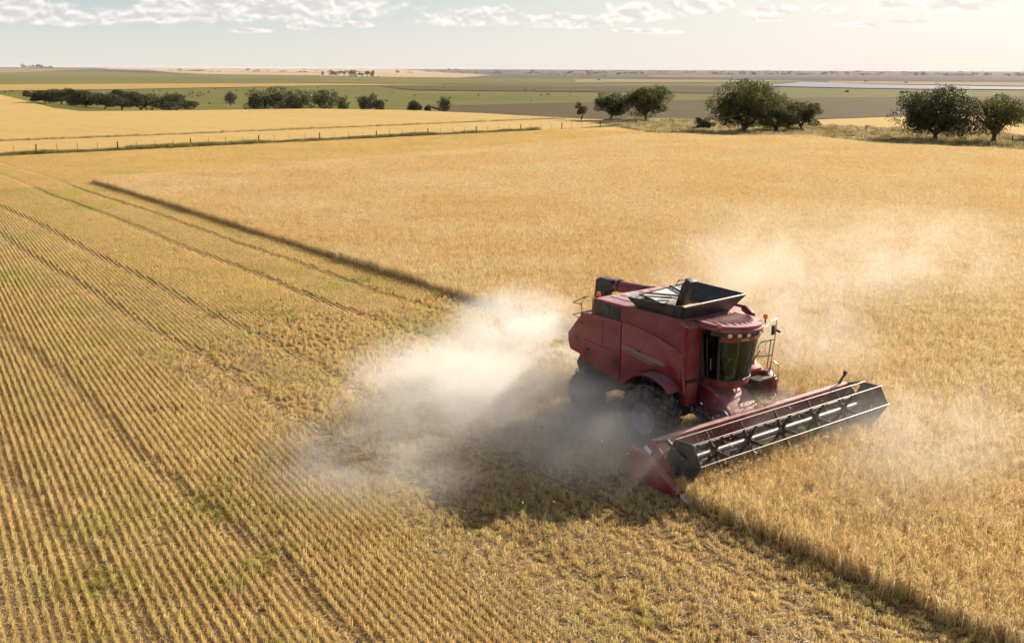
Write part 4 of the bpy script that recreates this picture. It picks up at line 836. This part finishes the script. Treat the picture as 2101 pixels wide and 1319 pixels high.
# grain in the tank
r3 = np.random.default_rng(6); n = 26; Vs, Fs = [], []
for j in range(n):
    for i in range(n):
        u, v = i / (n - 1), j / (n - 1); xv, yv = -1.15 + 1.65 * u, -1.25 + 2.5 * v; d = math.hypot((xv + 0.05) / 0.8, (yv - 0.0) / 1.2)
        Vs.append((xv, yv, 4.16 - 0.22 * min(d, 1.4) + r3.normal(0, 0.008)))
for j in range(n - 1):
    for i in range(n - 1): Fs.append((j * n + i, j * n + i + 1, (j + 1) * n + i + 1, (j + 1) * n + i))
gr = link('grain_heap', mesh_np('grain_heap', Vs, Fs, M_grain, True)); gr.location = ORG; gr.rotation_euler = CH.rotation_euler
tag(gr, 'heap of golden grain inside the open black tank', 'grain')

# ------------------------------------------------------------------ fences
def fence(name, label, pts, drop, grp=None):
    root = empty(name, (pts[0][0], pts[0][1], 0)); tag(root, label, 'fence', grp); ox, oy = pts[0]
    hs = []
    for i, (x, y) in enumerate(pts):
        h = 1.25 + random.gauss(0, 0.06); lx, ly = random.gauss(0, 0.05), random.gauss(0, 0.05); hs.append(h)
        B().tube([(x - ox, y - oy, -0.1), (x - ox + lx * 0.5, y - oy + ly * 0.5, h * 0.55), (x - ox + lx, y - oy + ly, h)], [0.085, 0.08, 0.075], 7).done('post', M_post, root)
    for z in (0.3, 0.5, 0.7, 0.9, 1.1):
        B().tube([(x - ox, y - oy, z) for x, y in pts], 0.004, 3, caps=False).done('wire', M_wire, root, 0)
    for (a, b) in zip(pts[:-1], pts[1:]):
        for k in range(1, drop + 1):
            t = k / (drop + 1); x, y = a[0] + (b[0] - a[0]) * t - ox, a[1] + (b[1] - a[1]) * t - oy
            B().box((x, y, 0.62), (0.035, 0.035, 1.15 + random.gauss(0, 0.03))).done('dropper', M_post, root, 0)
    return root
fence('wire_fence', 'long wire fence with dark wooden posts beside the gold field', [fence_pt(-10.55 * 2 + 10.55 * k) for k in range(15)], 3)
fence('wire_fence', 'wire fence with wooden posts along the dirt lane on the right', [(52, 203), (59, 196), (65, 188), (70.5, 179.5), (75, 170), (79, 161), (84.5, 152.5), (91, 145)], 2)
# ------------------------------------------------------------------ trees
def leaf_crown(c, rx, rz, n, lsize, seed, lumps, flat=0.25, under=0.0):
    """many leaf faces gathered in clumps over and inside an uneven dome"""
    r = np.random.default_rng(seed); cen = []
    for i in range(lumps):
        a = r.uniform(0, 6.28); el = np.arcsin(r.uniform(-1.0, 1.0)); rad = r.uniform(0.45, 0.82) if i % 4 else r.uniform(0.0, 0.4)
        hc = math.cos(el) if el > 0 else 1 - 0.35 * abs(math.sin(el))
        cen.append((rx * rad * hc * math.cos(a), rx * rad * hc * math.sin(a), rz * rad * math.sin(el) * (1.0 if el > 0 else 0.95), r.uniform(0.24, 0.42)))
    cen = np.array(cen); pick = r.integers(0, lumps, n); d = r.normal(0, 1, (n, 3)); d /= np.linalg.norm(d, axis=1)[:, None]
    rad = r.uniform(0.25, 1.0, n) ** 0.5; sz = cen[pick, 3]
    p = cen[pick, :3] + d * (rad * sz)[:, None] * np.array((rx, rx, rz)) * 1.0
    p[:, 2] = np.where(p[:, 2] < -rz * 0.92, -rz * 0.92 + r.uniform(0, 0.5, n) * rz * 0.3, p[:, 2]); p += np.array(c)
    u = r.normal(0, 1, (n, 3)); u /= np.linalg.norm(u, axis=1)[:, None]; w = np.cross(u, r.normal(0, 1, (n, 3))); w /= np.linalg.norm(w, axis=1)[:, None]
    s = lsize * r.uniform(0.5, 1.4, n)[:, None]; V_ = np.stack((p - u * s * 0.5, p + w * s * 0.3, p + u * s * 0.5, p - w * s * 0.3), 1).reshape(-1, 3)
    return V_, np.arange(4 * n).reshape(n, 4)
def tree(name, label, loc, h, w, seed, leaf=M_leaf, n=4200, ls=0.34, cat='tree', group=None, trunk=0.25, lumps=34, limbs=7, multi=1):
    r = random.Random(seed); h *= 1.05; root = empty(name, loc, r.uniform(0, 6.28)); tag(root, label, cat, group)
    trunk *= 0.8; rx = w / 2 * 1.08; zc = h * trunk + (h * (1 - trunk)) * 0.46; rz = (h - zc) * 1.02
    v, f = leaf_crown((0, 0, zc), rx, rz, int(n * 3.6), ls * 0.85, seed, int(lumps * 1.3))
    link('crown', mesh_np('crown', v, f, leaf), None, root)
    for m in range(multi):
        ox, oy = (r.gauss(0, 0.25) * (multi > 1), r.gauss(0, 0.25) * (multi > 1)); tk = B(); tr0 = 0.035 * h + 0.03; top = Vector((r.gauss(0, 0.12) * h * 0.3 + ox, r.gauss(0, 0.12) * h * 0.3 + oy, h * trunk * 1.2))
        tk.tube([(ox, oy, -0.15), (ox * 1.1, oy, h * trunk * 0.5), top], [tr0 * 1.4, tr0, tr0 * 0.85], 8)
        for k in range(limbs):
            a = 6.28 * k / limbs + r.uniform(-0.4, 0.4); q = Vector((math.cos(a) * rx * r.uniform(0.45, 0.8), math.sin(a) * rx * r.uniform(0.45, 0.8), zc + rz * r.uniform(-0.15, 0.6))); mid = top.lerp(q, 0.5) + Vector((r.gauss(0, 0.2), r.gauss(0, 0.2), r.uniform(-0.3, 0.1) * 0.1 * h))
            tk.tube([top - Vector((0, 0, h * trunk * 0.25 * r.random())), mid, q], [tr0 * 0.55, tr0 * 0.36, tr0 * 0.1], 6)
        tk.done('trunk', M_bark, root)
    return root
def zt(x, y): return hgt(x, y)
NEAR = [
 ('small_tree', 'small thin tree left of the fence-side tree group, sparse crown', (15.5, 231, 0), 3.9, 3.4, 900, 0.22, 0.30, 12, M_leaf, 1),
 ('shade_tree', 'rounded dark tree with single trunk, second from left in fence-side group', (22.0, 229.0, 0), 6.0, 8.6, 4200, 0.30, 0.20, 30, M_leafdark, 1),
 ('shade_tree', 'taller open-crowned tree beside the rounded dark tree near the fence', (29.1, 223.9, 0), 7.6, 11.4, 5200, 0.34, 0.20, 34, M_leaf, 1),
 ('shade_tree', 'largest broad domed tree at the field edge, centre right', (42.1, 186.4, 0), 9.2, 13.2, 8500, 0.34, 0.16, 46, M_leaf, 2),
 ('shade_tree', 'low bushy tree touching the right side of the largest domed tree', (49.0, 189.0, 0), 5.8, 9.4, 4200, 0.32, 0.14, 30, M_leaf, 2),
 ('shade_tree', 'low rounded tree at the right end of the domed-tree clump', (54.2, 192.0, 0), 5.6, 8.4, 3600, 0.30, 0.18, 26, M_leaf, 1),
 ('shrub', 'dark low shrub at the left foot of the largest domed tree', (36.6, 196, 0), 2.3, 4.0, 1200, 0.26, 0.10, 16, M_leafdark, 1),
 ('shade_tree', 'broad dense tree with drooping skirt at the right of the photograph', (68.4, 165.1, 0), 8.6, 14.0, 8500, 0.32, 0.14, 44, M_leafdark, 1),
 ('shade_tree', 'open tree with forked bare limbs at the right edge', (74.6, 158.2, 0), 7.9, 10.8, 3300, 0.30, 0.24, 22, M_leaf, 2),
 ('shade_tree', 'tree cut off by the right edge of the frame behind the open tree', (88.0, 168.0, 0), 6.8, 8.5, 3300, 0.32, 0.2, 26, M_leaf, 1)]
for k, (nm, lb, lc_, h, w, n, ls, tk, lm, lf, mu) in enumerate(NEAR):
    tree(nm, lb, lc_, h, w, 300 + k, lf, n, ls, cat='shrub' if nm == 'shrub' else 'tree', trunk=tk, lumps=lm, multi=mu, limbs=9 if 'open' in lb else 7)
LEFT = [(-150.4, 330, 3.4, 7.4), (-142.9, 325, 4.0, 7.8), (-129.1, 310, 3.8, 8.4), (-123.4, 310, 4.2, 9.2), (-121.4, 318, 4.8, 8.8), (-117.0, 322, 5.4, 9.4), (-106.7, 322, 5.0, 11)]
LL = ['leftmost scrubby tree of the row behind the gold field', 'second scrubby tree from left in the row behind the gold field', 'third scrubby tree from left in the row behind the gold field', 'fourth scrubby tree in the row behind the gold field', 'fifth scrubby tree in the row behind the gold field', 'tall rounded tree near the right end of the scrubby row', 'wide flat tree ending the scrubby row, beside open pasture']
for k, ((x, y, h, w), lb) in enumerate(zip(LEFT, LL)):
    z = zt(x, y); tree('field_tree', lb, (x, y, z), h * 1.22, w * 1.5, 400 + k, M_leafdark, 2800, 0.42, group='scrubby row behind the gold field', trunk=0.12, lumps=22, limbs=5)
MID = [(-189.2, 400, 2.6, 4.0, 'tiny bush at the far left end of the scrubby row'), (-170.6, 620, 8.2, 7.9, 'lone round tree standing in the cattle pasture'), (-87.4, 350, 8.6, 9.4, 'left tree of the dense clump behind the gold field'), (-78.9, 345, 8.6, 12.4, 'broad middle tree of the dense clump behind the gold field'), (-73.4, 350, 7.8, 10.6, 'lower tree in the dense clump, beside its rounded right tree'), (-67.0, 360, 8.7, 12.6, 'rounded tree at the right of the dense clump'), (-67.4, 405, 7.4, 6, 'pale small tree just right of the dense clump'),
       (-54.3, 380, 6.8, 6.4, 'left half of the pair of touching trees on the pasture edge'), (-50.0, 375, 7.0, 6.8, 'right half of the pair of touching trees on the pasture edge'), (-36.7, 380, 5.6, 6.2, 'low round tree right of the touching pair'), (-31.8, 380, 3.7, 2.4, 'small bush between the two lone round trees'), (-28.3, 420, 7.2, 6.2, 'umbrella-shaped lone tree with clear trunk on the pasture')]
for k, (x, y, h, w, lb) in enumerate(MID):
    tree('field_tree', lb, (x, y, zt(x, y)), h, w, 500 + k, M_leafdark if 'pale' not in lb else M_leaf, 1800 if w > 7 else 1100, 0.42, trunk=0.34 if 'umbrella' in lb else 0.16, lumps=20, limbs=5)
# distant trees, each its own, too small to show parts
def far_tree(label, x, y, h, w, seed, group, z=None):
    v, f = leaf_crown((0, 0, h * 0.5), w / 2 * 1.5, h * 0.52, 300, max(h * 0.16, 0.9), seed, 9); k = len(v); t = 0.035 * h
    v = np.r_[v, [(-t, 0, -0.5), (t, 0, -0.5), (t * 0.7, 0, h * 0.5), (-t * 0.7, 0, h * 0.5), (0, -t, -0.5), (0, t, -0.5), (0, t * 0.7, h * 0.5), (0, -t * 0.7, h * 0.5)]]
    f = np.r_[f, [(k, k + 1, k + 2, k + 3), (k + 4, k + 5, k + 6, k + 7)]]
    o = link('distant_tree', mesh_np('distant_tree', v, f, M_leaffar)); o.location = (x, y, zt(x, y) if z is None else z); tag(o, label, 'tree', group)
FARM = [(-701.7, 3796, 15.6, 12.5), (-627.9, 3570, 20.4, 23.6), (-608.5, 3585, 20.5, 23.7), (-588.9, 3599, 19.8, 22), (-572.1, 3611, 19.8, 20.4), (-545, 3500, 20, 20), (-522.2, 3397, 21, 22.4), (-472.3, 3226, 17.6, 21), (-457.1, 3236, 19.2, 21), (-441.7, 3246, 19.2, 18), (-378.5, 2897, 5.3, 5.5)]
ORD = ['first', 'second', 'third', 'fourth', 'fifth', 'sixth', 'seventh', 'eighth', 'ninth', 'tenth', 'eleventh', 'twelfth', 'thirteenth']
for k, (x, y, h, w) in enumerate(FARM): far_tree('%s tree from the left in the grove round the white farm sheds' % ORD[k], x, y, h, w, 600 + k, 'farmstead grove')
for k, (px, h, w) in enumerate(((45, 20, 20), (55, 14, 28), (66, 17, 24), (73, 22, 22), (81, 21, 22), (90, 14, 18), (99, 15, 20), (105, 9, 18))):
    y = 5150 + 60 * (k % 3); x = (px - 1050) / 2124 * y * 1.0; far_tree('%s tree from the left in the dark clump on the far left skyline' % ORD[k], x, y, h, w, 620 + k, 'skyline clump on the far left')
for k, (x, y, h, w) in enumerate(((-2169, 6538, 7.5, 24), (-2148, 6578, 7.5, 31), (-2106, 6533, 18, 27), (-1984, 6282, 8.6, 35), (-1963, 6320, 17, 30), (-1884, 6130, 12, 20), (-2427, 6689, 9, 16))): far_tree(['low bush at the left of the tree clump on the pale far field', 'wide low bush in the clump on the pale far field', 'taller left tree in the clump on the pale far field', 'wide low bush between the two taller trees on the pale far field', 'taller right tree in the clump on the pale far field', 'tree ending the clump at its right on the pale far field', 'lone small tree well left of the clump on the pale far field'][k], x, y, h, w, 640 + k, 'trees on the pale far field')
for k, (x, y, h, w) in enumerate(((130.7, 4460, 7.1, 25), (156.7, 4309, 9.3, 32), (188.2, 4333, 8.9, 29), (192.8, 3889, 5.3, 13), (281.4, 4771, 8.1, 18), (295.9, 4416, 9.5, 42), (316.2, 4268, 9.8, 28), (323, 3979, 6.4, 22), (336.6, 3855, 6.2, 18), (197.5, 2402, 4.4, 9), (483, 4742, 16.3, 18), (664.9, 6104, 15.4, 40), (707, 6146, 15.5, 35))): far_tree(['leftmost bush of the scattered bushes on the middle plain', 'wide bush second from left on the middle plain', 'bush third from left on the middle plain', 'small bush in the gap between the two bush clusters of the middle plain', 'small bush at the left of the right bush cluster on the middle plain', 'widest bush of the right cluster on the middle plain', 'bush just right of the widest bush on the middle plain', 'bush near the right end of the right cluster on the middle plain', 'last bush at the right end of the right cluster on the middle plain', 'lone small bush below the right cluster, nearest on the green plain', 'tall narrow tree left of the far windbreak', 'left tree of the far windbreak near the horizon', 'right tree of the far windbreak near the horizon'][k], x, y, h, w, 660 + k, 'bushes of the middle plain')
for k, (x, y, h, w) in enumerate(((388.6, 1200, 3.9, 5.7), (448.1, 1187, 2.7, 6.7), (455.4, 1189, 3.3, 9), (824.6, 2412, 3.3, 9.1), (838.4, 2205, 3.5, 9.4), (863.3, 2103, 2.4, 7.9), (673.8, 1529, 1.8, 5.1))): far_tree(['lone round bush on the green flat right of the largest domed tree', 'left bush of the touching pair on the green flat', 'right bush of the touching pair on the green flat', 'leftmost small bush on the flats beyond the lagoon', 'middle small bush on the flats beyond the lagoon', 'rightmost small bush on the flats beyond the lagoon', 'tiny bush on the near shore of the lagoon'][k], x, y, h, w, 680 + k, 'bushes near the lagoon')
# woods along the horizon read as one mass
r5 = np.random.default_rng(77); Vs, Fs, kk = [], [], 0
for i in range(340):
    px = r5.uniform(-60, 2200) if i % 3 else r5.uniform(900, 2200); y = r5.uniform(5800, 9500); x = (px - 1050) / 2124 * y; h = r5.uniform(7, 14) * (1.5 if r5.random() < 0.2 else 1.0) * (0.75 if px < 900 else 1.0); w = r5.uniform(25, 120)
    v, f = leaf_crown((x, y, hgt(x, y) + h * 0.4), w / 2, h * 0.55, 60, h * 0.5, 900 + i, 6); Vs.append(v); Fs.append(f + kk); kk += len(v)
tag(link('horizon_woods', mesh_np('horizon_woods', np.concatenate(Vs), np.concatenate(Fs), M_leaffar)), 'thin dark line of woods along the horizon', 'woods', kind='stuff')
# farm sheds
def shed(label, x, y, w, d, h, rz):
    root = empty('farm_shed', (x, y, -14), rz); tag(root, label, 'building')
    B().box((0, 0, h / 2), (w, d, h)).done('wall', M_wall, root, 0)
    B().prism([(-d / 2 - 0.4, h), (0, h + d * 0.22), (d / 2 + 0.4, h), (0, h + d * 0.22 - 0.25)], -w / 2 - 0.4, w / 2 + 0.4, 'yz').done('roof', M_tin, root, 0)
    B().box((w * 0.2, -d / 2 - 0.06, 1.4), (2.2, 0.1, 2.6)).done('door', M_tin, root, 0)
    for q in (-0.3, -0.05): B().box((w * q, -d / 2 - 0.05, 1.9), (1.6, 0.08, 1.2)).done('window', M_glass, root, 0)
shed('long white farm shed in the distant grove', -505, 3262, 26, 10, 5, R(8)); shed('smaller white house right of the long shed', -483, 3190, 12, 9, 4.2, R(-5))
# far power line
def pylon(x, y, h, lb):
    root = empty('power_pylon', (x, y, -14), R(20)); tag(root, lb, 'pylon', 'pylons on the right skyline')
    t = B()
    for sx in (-1, 1):
        for sy in (-1, 1): t.tube([(sx * 3, sy * 3, 0), (sx * 0.7, sy * 0.7, h * 0.75), (sx * 0.4, sy * 0.4, h)], 0.16, 4)
    for q in range(6):
        z0, z1 = h * q / 7, h * (q + 1) / 7; a, b_2 = 3 - 2.3 * z0 / (h * 0.75), 3 - 2.3 * z1 / (h * 0.75)
        for s in (-1, 1): t.tube([(-a, s * a, z0), (b_2, s * b_2, z1)], 0.09, 4); t.tube([(s * a, -a, z0), (s * b_2, b_2, z1)], 0.09, 4)
    t.done('tower', M_wire, root, 0)
    for z, L in ((0.72, 6), (0.84, 8), (0.95, 5)): B().tube([(-L, 0, h * z), (0, 0, h * z + 0.8), (L, 0, h * z)], 0.16, 4).done('cross_arm', M_wire, root, 0)
for (px, y, lb) in ((1992, 4300, 'left lattice pylon of the close pair on the right skyline'), (2014, 4350, 'right lattice pylon of the close pair on the right skyline'), (2096, 4250, 'lattice pylon at the right edge of the skyline'), (1930, 5200, 'faint lattice pylon left of the close pair on the skyline'), (1712, 5600, 'faintest lattice pylon, farthest left, right of the domed trees')): pylon((px - 1050) / 2124 * y, y, 36, lb)
# ------------------------------------------------------------------ cattle
COWS = [(-493,998),(-505,1036),(-494,1039),(-443,932),(-496,1064),(-478,1043),(-465,1021),(-484,1067),(-489,1083),(-465,1037),(-445,1025),(-448,1041),(-432,1012),(-460,1090),(-434,1028),(-432,1032),(-424,1014),(-437,1052),(-380,909),(-362,877),(-413,1017),(-358,893),(-346,866),(-379,962),(-305,775),(-382,977),(-321,827),(-354,916),(-367,950),(-333,854),(-316,813),(-335,869),(-316,828),(-349,917),(-320,850),(-427,1143),(-377,1010),(-414,1119),(-389,1055),(-389,1064),(-353,968),(-297,818),(-291,804),(-314,874),(-280,783),(-314,889),(-250,713),(-221,632),(-235,669),(-373,1068),(-315,903),(-381,1109),(-306,905),(-323,960),(-332,989),(-294,879),(-327,998),(-275,862),(-281,882),(-299,951),(-272,863),(-336,1076),(-301,966),(-323,1038),(-263,843),(-301,981),(-265,864),(-269,885),(-305,1003),(-281,933),(-304,1027),(-186,629),(-157,505),(-355,1230),(-363,1282),(-303,1127),(-348,1381),(-308,1331),(-287,1313),(-273,1364),(-222,1431),(-255,1346),(-114,712),(-133,872),(-96,778),(-126,1073),(-93,970),(-96,1224),(-90,1341),(-103,1589),(-54,878),(-67,1176),(-33,975),(-30,1865),(-25,1813),(14,799),(34,1034),(36,1023),(60,1081),(3,1192),(14,1210),(25,1212),(27,988)]
def cow_mesh(head_down):
    me = bpy.data.meshes.new('cow_src'); J = {}
    pts = [('hip', (-0.75, 0, 1.12), .30, .33), ('belly', (-0.1, 0, 1.02), .36, .40), ('chest', (0.55, 0, 1.05), .30, .38), ('neck', (0.95, 0, 1.18 if not head_down else 0.9), .17, .22), ('poll', (1.25, 0, 1.40 if not head_down else 0.55), .13, .15), ('muzzle', (1.55, 0, 1.22 if not head_down else 0.16), .08, .09)]
    V_, E_, S_ = [], [], []
    for i, (n, p, a, b) in enumerate(pts):
        V_.append(p); S_.append((a, b)); J[n] = i
        if i: E_.append((i - 1, i))
    for s in (-1, 1):
        for root_, (px_, kx, kz, hx2, hz2) in (('hip', (-0.72, -0.62, 0.72, -0.86, 0.42)), ('chest', (0.55, 0.56, 0.70, 0.55, 0.40))):
            k = len(V_); V_ += [(px_, s * 0.20, 0.92), (kx, s * 0.22, kz), (hx2, s * 0.21, hz2), (px_ - 0.08 if px_ < 0 else px_, s * 0.21, 0.03)]
            S_ += [(.17, .17), (.11, .12), (.065, .065), (.055, .05)]; E_ += [(J[root_], k), (k, k + 1), (k + 1, k + 2), (k + 2, k + 3)]
    k = len(V_); V_ += [(-1.08, 0, 1.15), (-1.14, 0, 0.55)]; S_ += [(.05, .05), (.035, .035)]; E_ += [(J['hip'], k), (k, k + 1)]
    for s in (-1, 1):
        k = len(V_); V_.append((1.20, s * 0.26, V_[J['poll']][2] + 0.03)); S_.append((.035, .05)); E_.append((J['poll'], k))
    me.from_pydata(V_, E_, []); o = bpy.data.objects.new('cow_src', me); COL.objects.link(o)
    md = o.modifiers.new('skin', 'SKIN'); md.use_smooth_shade = True
    for i, s in enumerate(S_): me.skin_vertices[0].data[i].radius = s
    me.skin_vertices[0].data[1].use_root = True; me.skin_vertices[0].data[0].use_root = False
    o.modifiers.new('sub', 'SUBSURF').levels = 1
    dg = bpy.context.evaluated_depsgraph_get(); out = bpy.data.meshes.new_from_object(o.evaluated_get(dg)); bpy.data.objects.remove(o)
    out.name = 'cow'; out.materials.clear(); out.materials.append(M_cow); return out
cm = [cow_mesh(True), cow_mesh(False)]
for i, (x, y) in enumerate(COWS):
    o = link('cow', cm[0 if random.random() < 0.65 else 1]); o.location = (x, y, zt(x, y) + (0.25 + 0.06 * 5 if -188 < x < 403 and 1120 < y else 0.0)); o.rotation_euler = (0, 0, random.uniform(0, 6.28)); o.scale = [random.uniform(0.98, 1.15)] * 3
    tag(o, 'small dark cow grazing on the far green pasture', 'cow', 'cattle on the far pasture')
# ------------------------------------------------------------------ dust raised by the machine
def dust_mat(name, dens, sc, thr, aniso=0.35, col=(0.98, 0.965, 0.935)):
    m, nt, o = new_mat(name); tcn = nn(nt, 'ShaderNodeTexCoord'); P = pos(nt)
    ln = nn(nt, 'ShaderNodeVectorMath', operation='LENGTH'); nt.links.new(tcn.outputs['Object'], ln.inputs[0])
    mr = nn(nt, 'ShaderNodeMapping'); mr.inputs['Rotation'].default_value = (0, 0, R(52.5)); nt.links.new(P, mr.inputs[0])
    n1 = noise(nt, scaled(nt, mr.outputs[0], (1.25, 0.6, 1.25)), sc, 6, 0.62, 0.8)
    fall = smooth(nt, math_node(nt, 'ADD', ln.outputs['Value'], math_node(nt, 'MULTIPLY', math_node(nt, 'SUBTRACT', n1, 0.5), 1.1)), 0.92, 0.15)
    edge = smooth(nt, ln.outputs['Value'], 1.0, 0.8)
    d = math_node(nt, 'MULTIPLY', math_node(nt, 'MULTIPLY', math_node(nt, 'MULTIPLY', fall, edge), smooth(nt, n1, thr, thr + 0.26)), dens)
    pv = nn(nt, 'ShaderNodeVolumePrincipled'); pv.inputs['Color'].default_value = (*col, 1); pv.inputs['Anisotropy'].default_value = aniso
    nt.links.new(d, pv.inputs['Density']); nt.links.new(pv.outputs[0], o.inputs['Volume']); m.cycles.volume_step_rate = 1.0 if hasattr(m, 'cycles') else 1.0
    return m
def dust(label, c, rad, dens, sc=0.45, thr=0.32, tilt=0.0):
    bm = bmesh.new(); bmesh.ops.create_uvsphere(bm, u_segments=20, v_segments=12, radius=1.0); me = bpy.data.meshes.new('dust_cloud'); bm.to_mesh(me); bm.free()
    o = link('dust_cloud', me, dust_mat('dust', dens, sc, thr)); o.location = ORG + HD * c[0] + LF * c[1] + Vector((0, 0, c[2])); o.scale = rad; o.rotation_euler = (0, 0, CH.rotation_euler.z + R(tilt))
    tag(o, label, 'dust', kind='stuff')
dust('thick white dust billowing behind the rear wheels', (-7.3, -1.2, 1.7), (4.0, 3.6, 2.6), 1.0, 0.75, 0.37, 20)
dust('white dust drifting left of the machine over the stubble', (-4.9, -5.6, 1.3), (5.2, 4.6, 2.3), 1.15, 0.7, 0.38, 35)
dust('thin low dust at the far left end of the plume', (-2.2, -9.8, 0.8), (4.8, 4.4, 1.7), 0.34, 0.7, 0.39, 35)
dust('grey dust hanging in the shadow beside the machine', (-0.3, -4.9, 1.0), (5.0, 3.6, 2.0), 0.45, 0.7, 0.33, 10)
dust('dust swirling round the wheels on the shaded side', (-1.9, -2.9, 1.0), (3.4, 1.8, 1.7), 0.85, 0.9, 0.33, 0)
dust('dust round the feeder house between cab and header', (1.5, 0.6, 1.0), (1.3, 3.2, 1.15), 0.7, 1.2, 0.34, 0)
dust('pale dust rising behind the cab over the wheat', (-4.6, 7.6, 2.6), (6.0, 5.0, 3.6), 0.15, 0.5, 0.39, 30)
dust('soft dust beside the cab ladder over the wheat', (-1.3, 7.6, 1.5), (4.2, 3.8, 2.3), 0.20, 0.6, 0.38, 10)
dust('thin dust blowing away over the wheat right of the cab', (-7.5, 15.0, 2.8), (8.5, 8.0, 4.2), 0.10, 0.36, 0.40, 30)
dust('faint dust far out over the wheat on the right', (-7.0, 24.0, 2.2), (9.0, 10.0, 3.6), 0.07, 0.34, 0.39, 30)
dust('faint dust over the wheat ahead of the header', (6.0, 3.0, 0.9), (5.0, 8.0, 2.0), 0.13, 0.55, 0.38, 20)
# ------------------------------------------------------------------ the hazy air
hb_ = bmesh.new(); bmesh.ops.create_cube(hb_, size=1.0, matrix=Matrix.Translation((0, 20000, 1.0)) @ Matrix.Diagonal((80000, 79000, 32.0, 1))); hme = bpy.data.meshes.new('haze'); hb_.to_mesh(hme); hb_.free()
hm, nt, o_ = new_mat('haze_air'); pv = nn(nt, 'ShaderNodeVolumePrincipled'); pv.inputs['Color'].default_value = (0.93, 0.90, 0.94, 1); pv.inputs['Density'].default_value = 0.000032; pv.inputs['Anisotropy'].default_value = 0.0
nt.links.new(pv.outputs[0], o_.inputs['Volume']); tag(link('haze', hme, hm), kind='stuff', label='thin pale haze in the air over the plain', cat='haze')
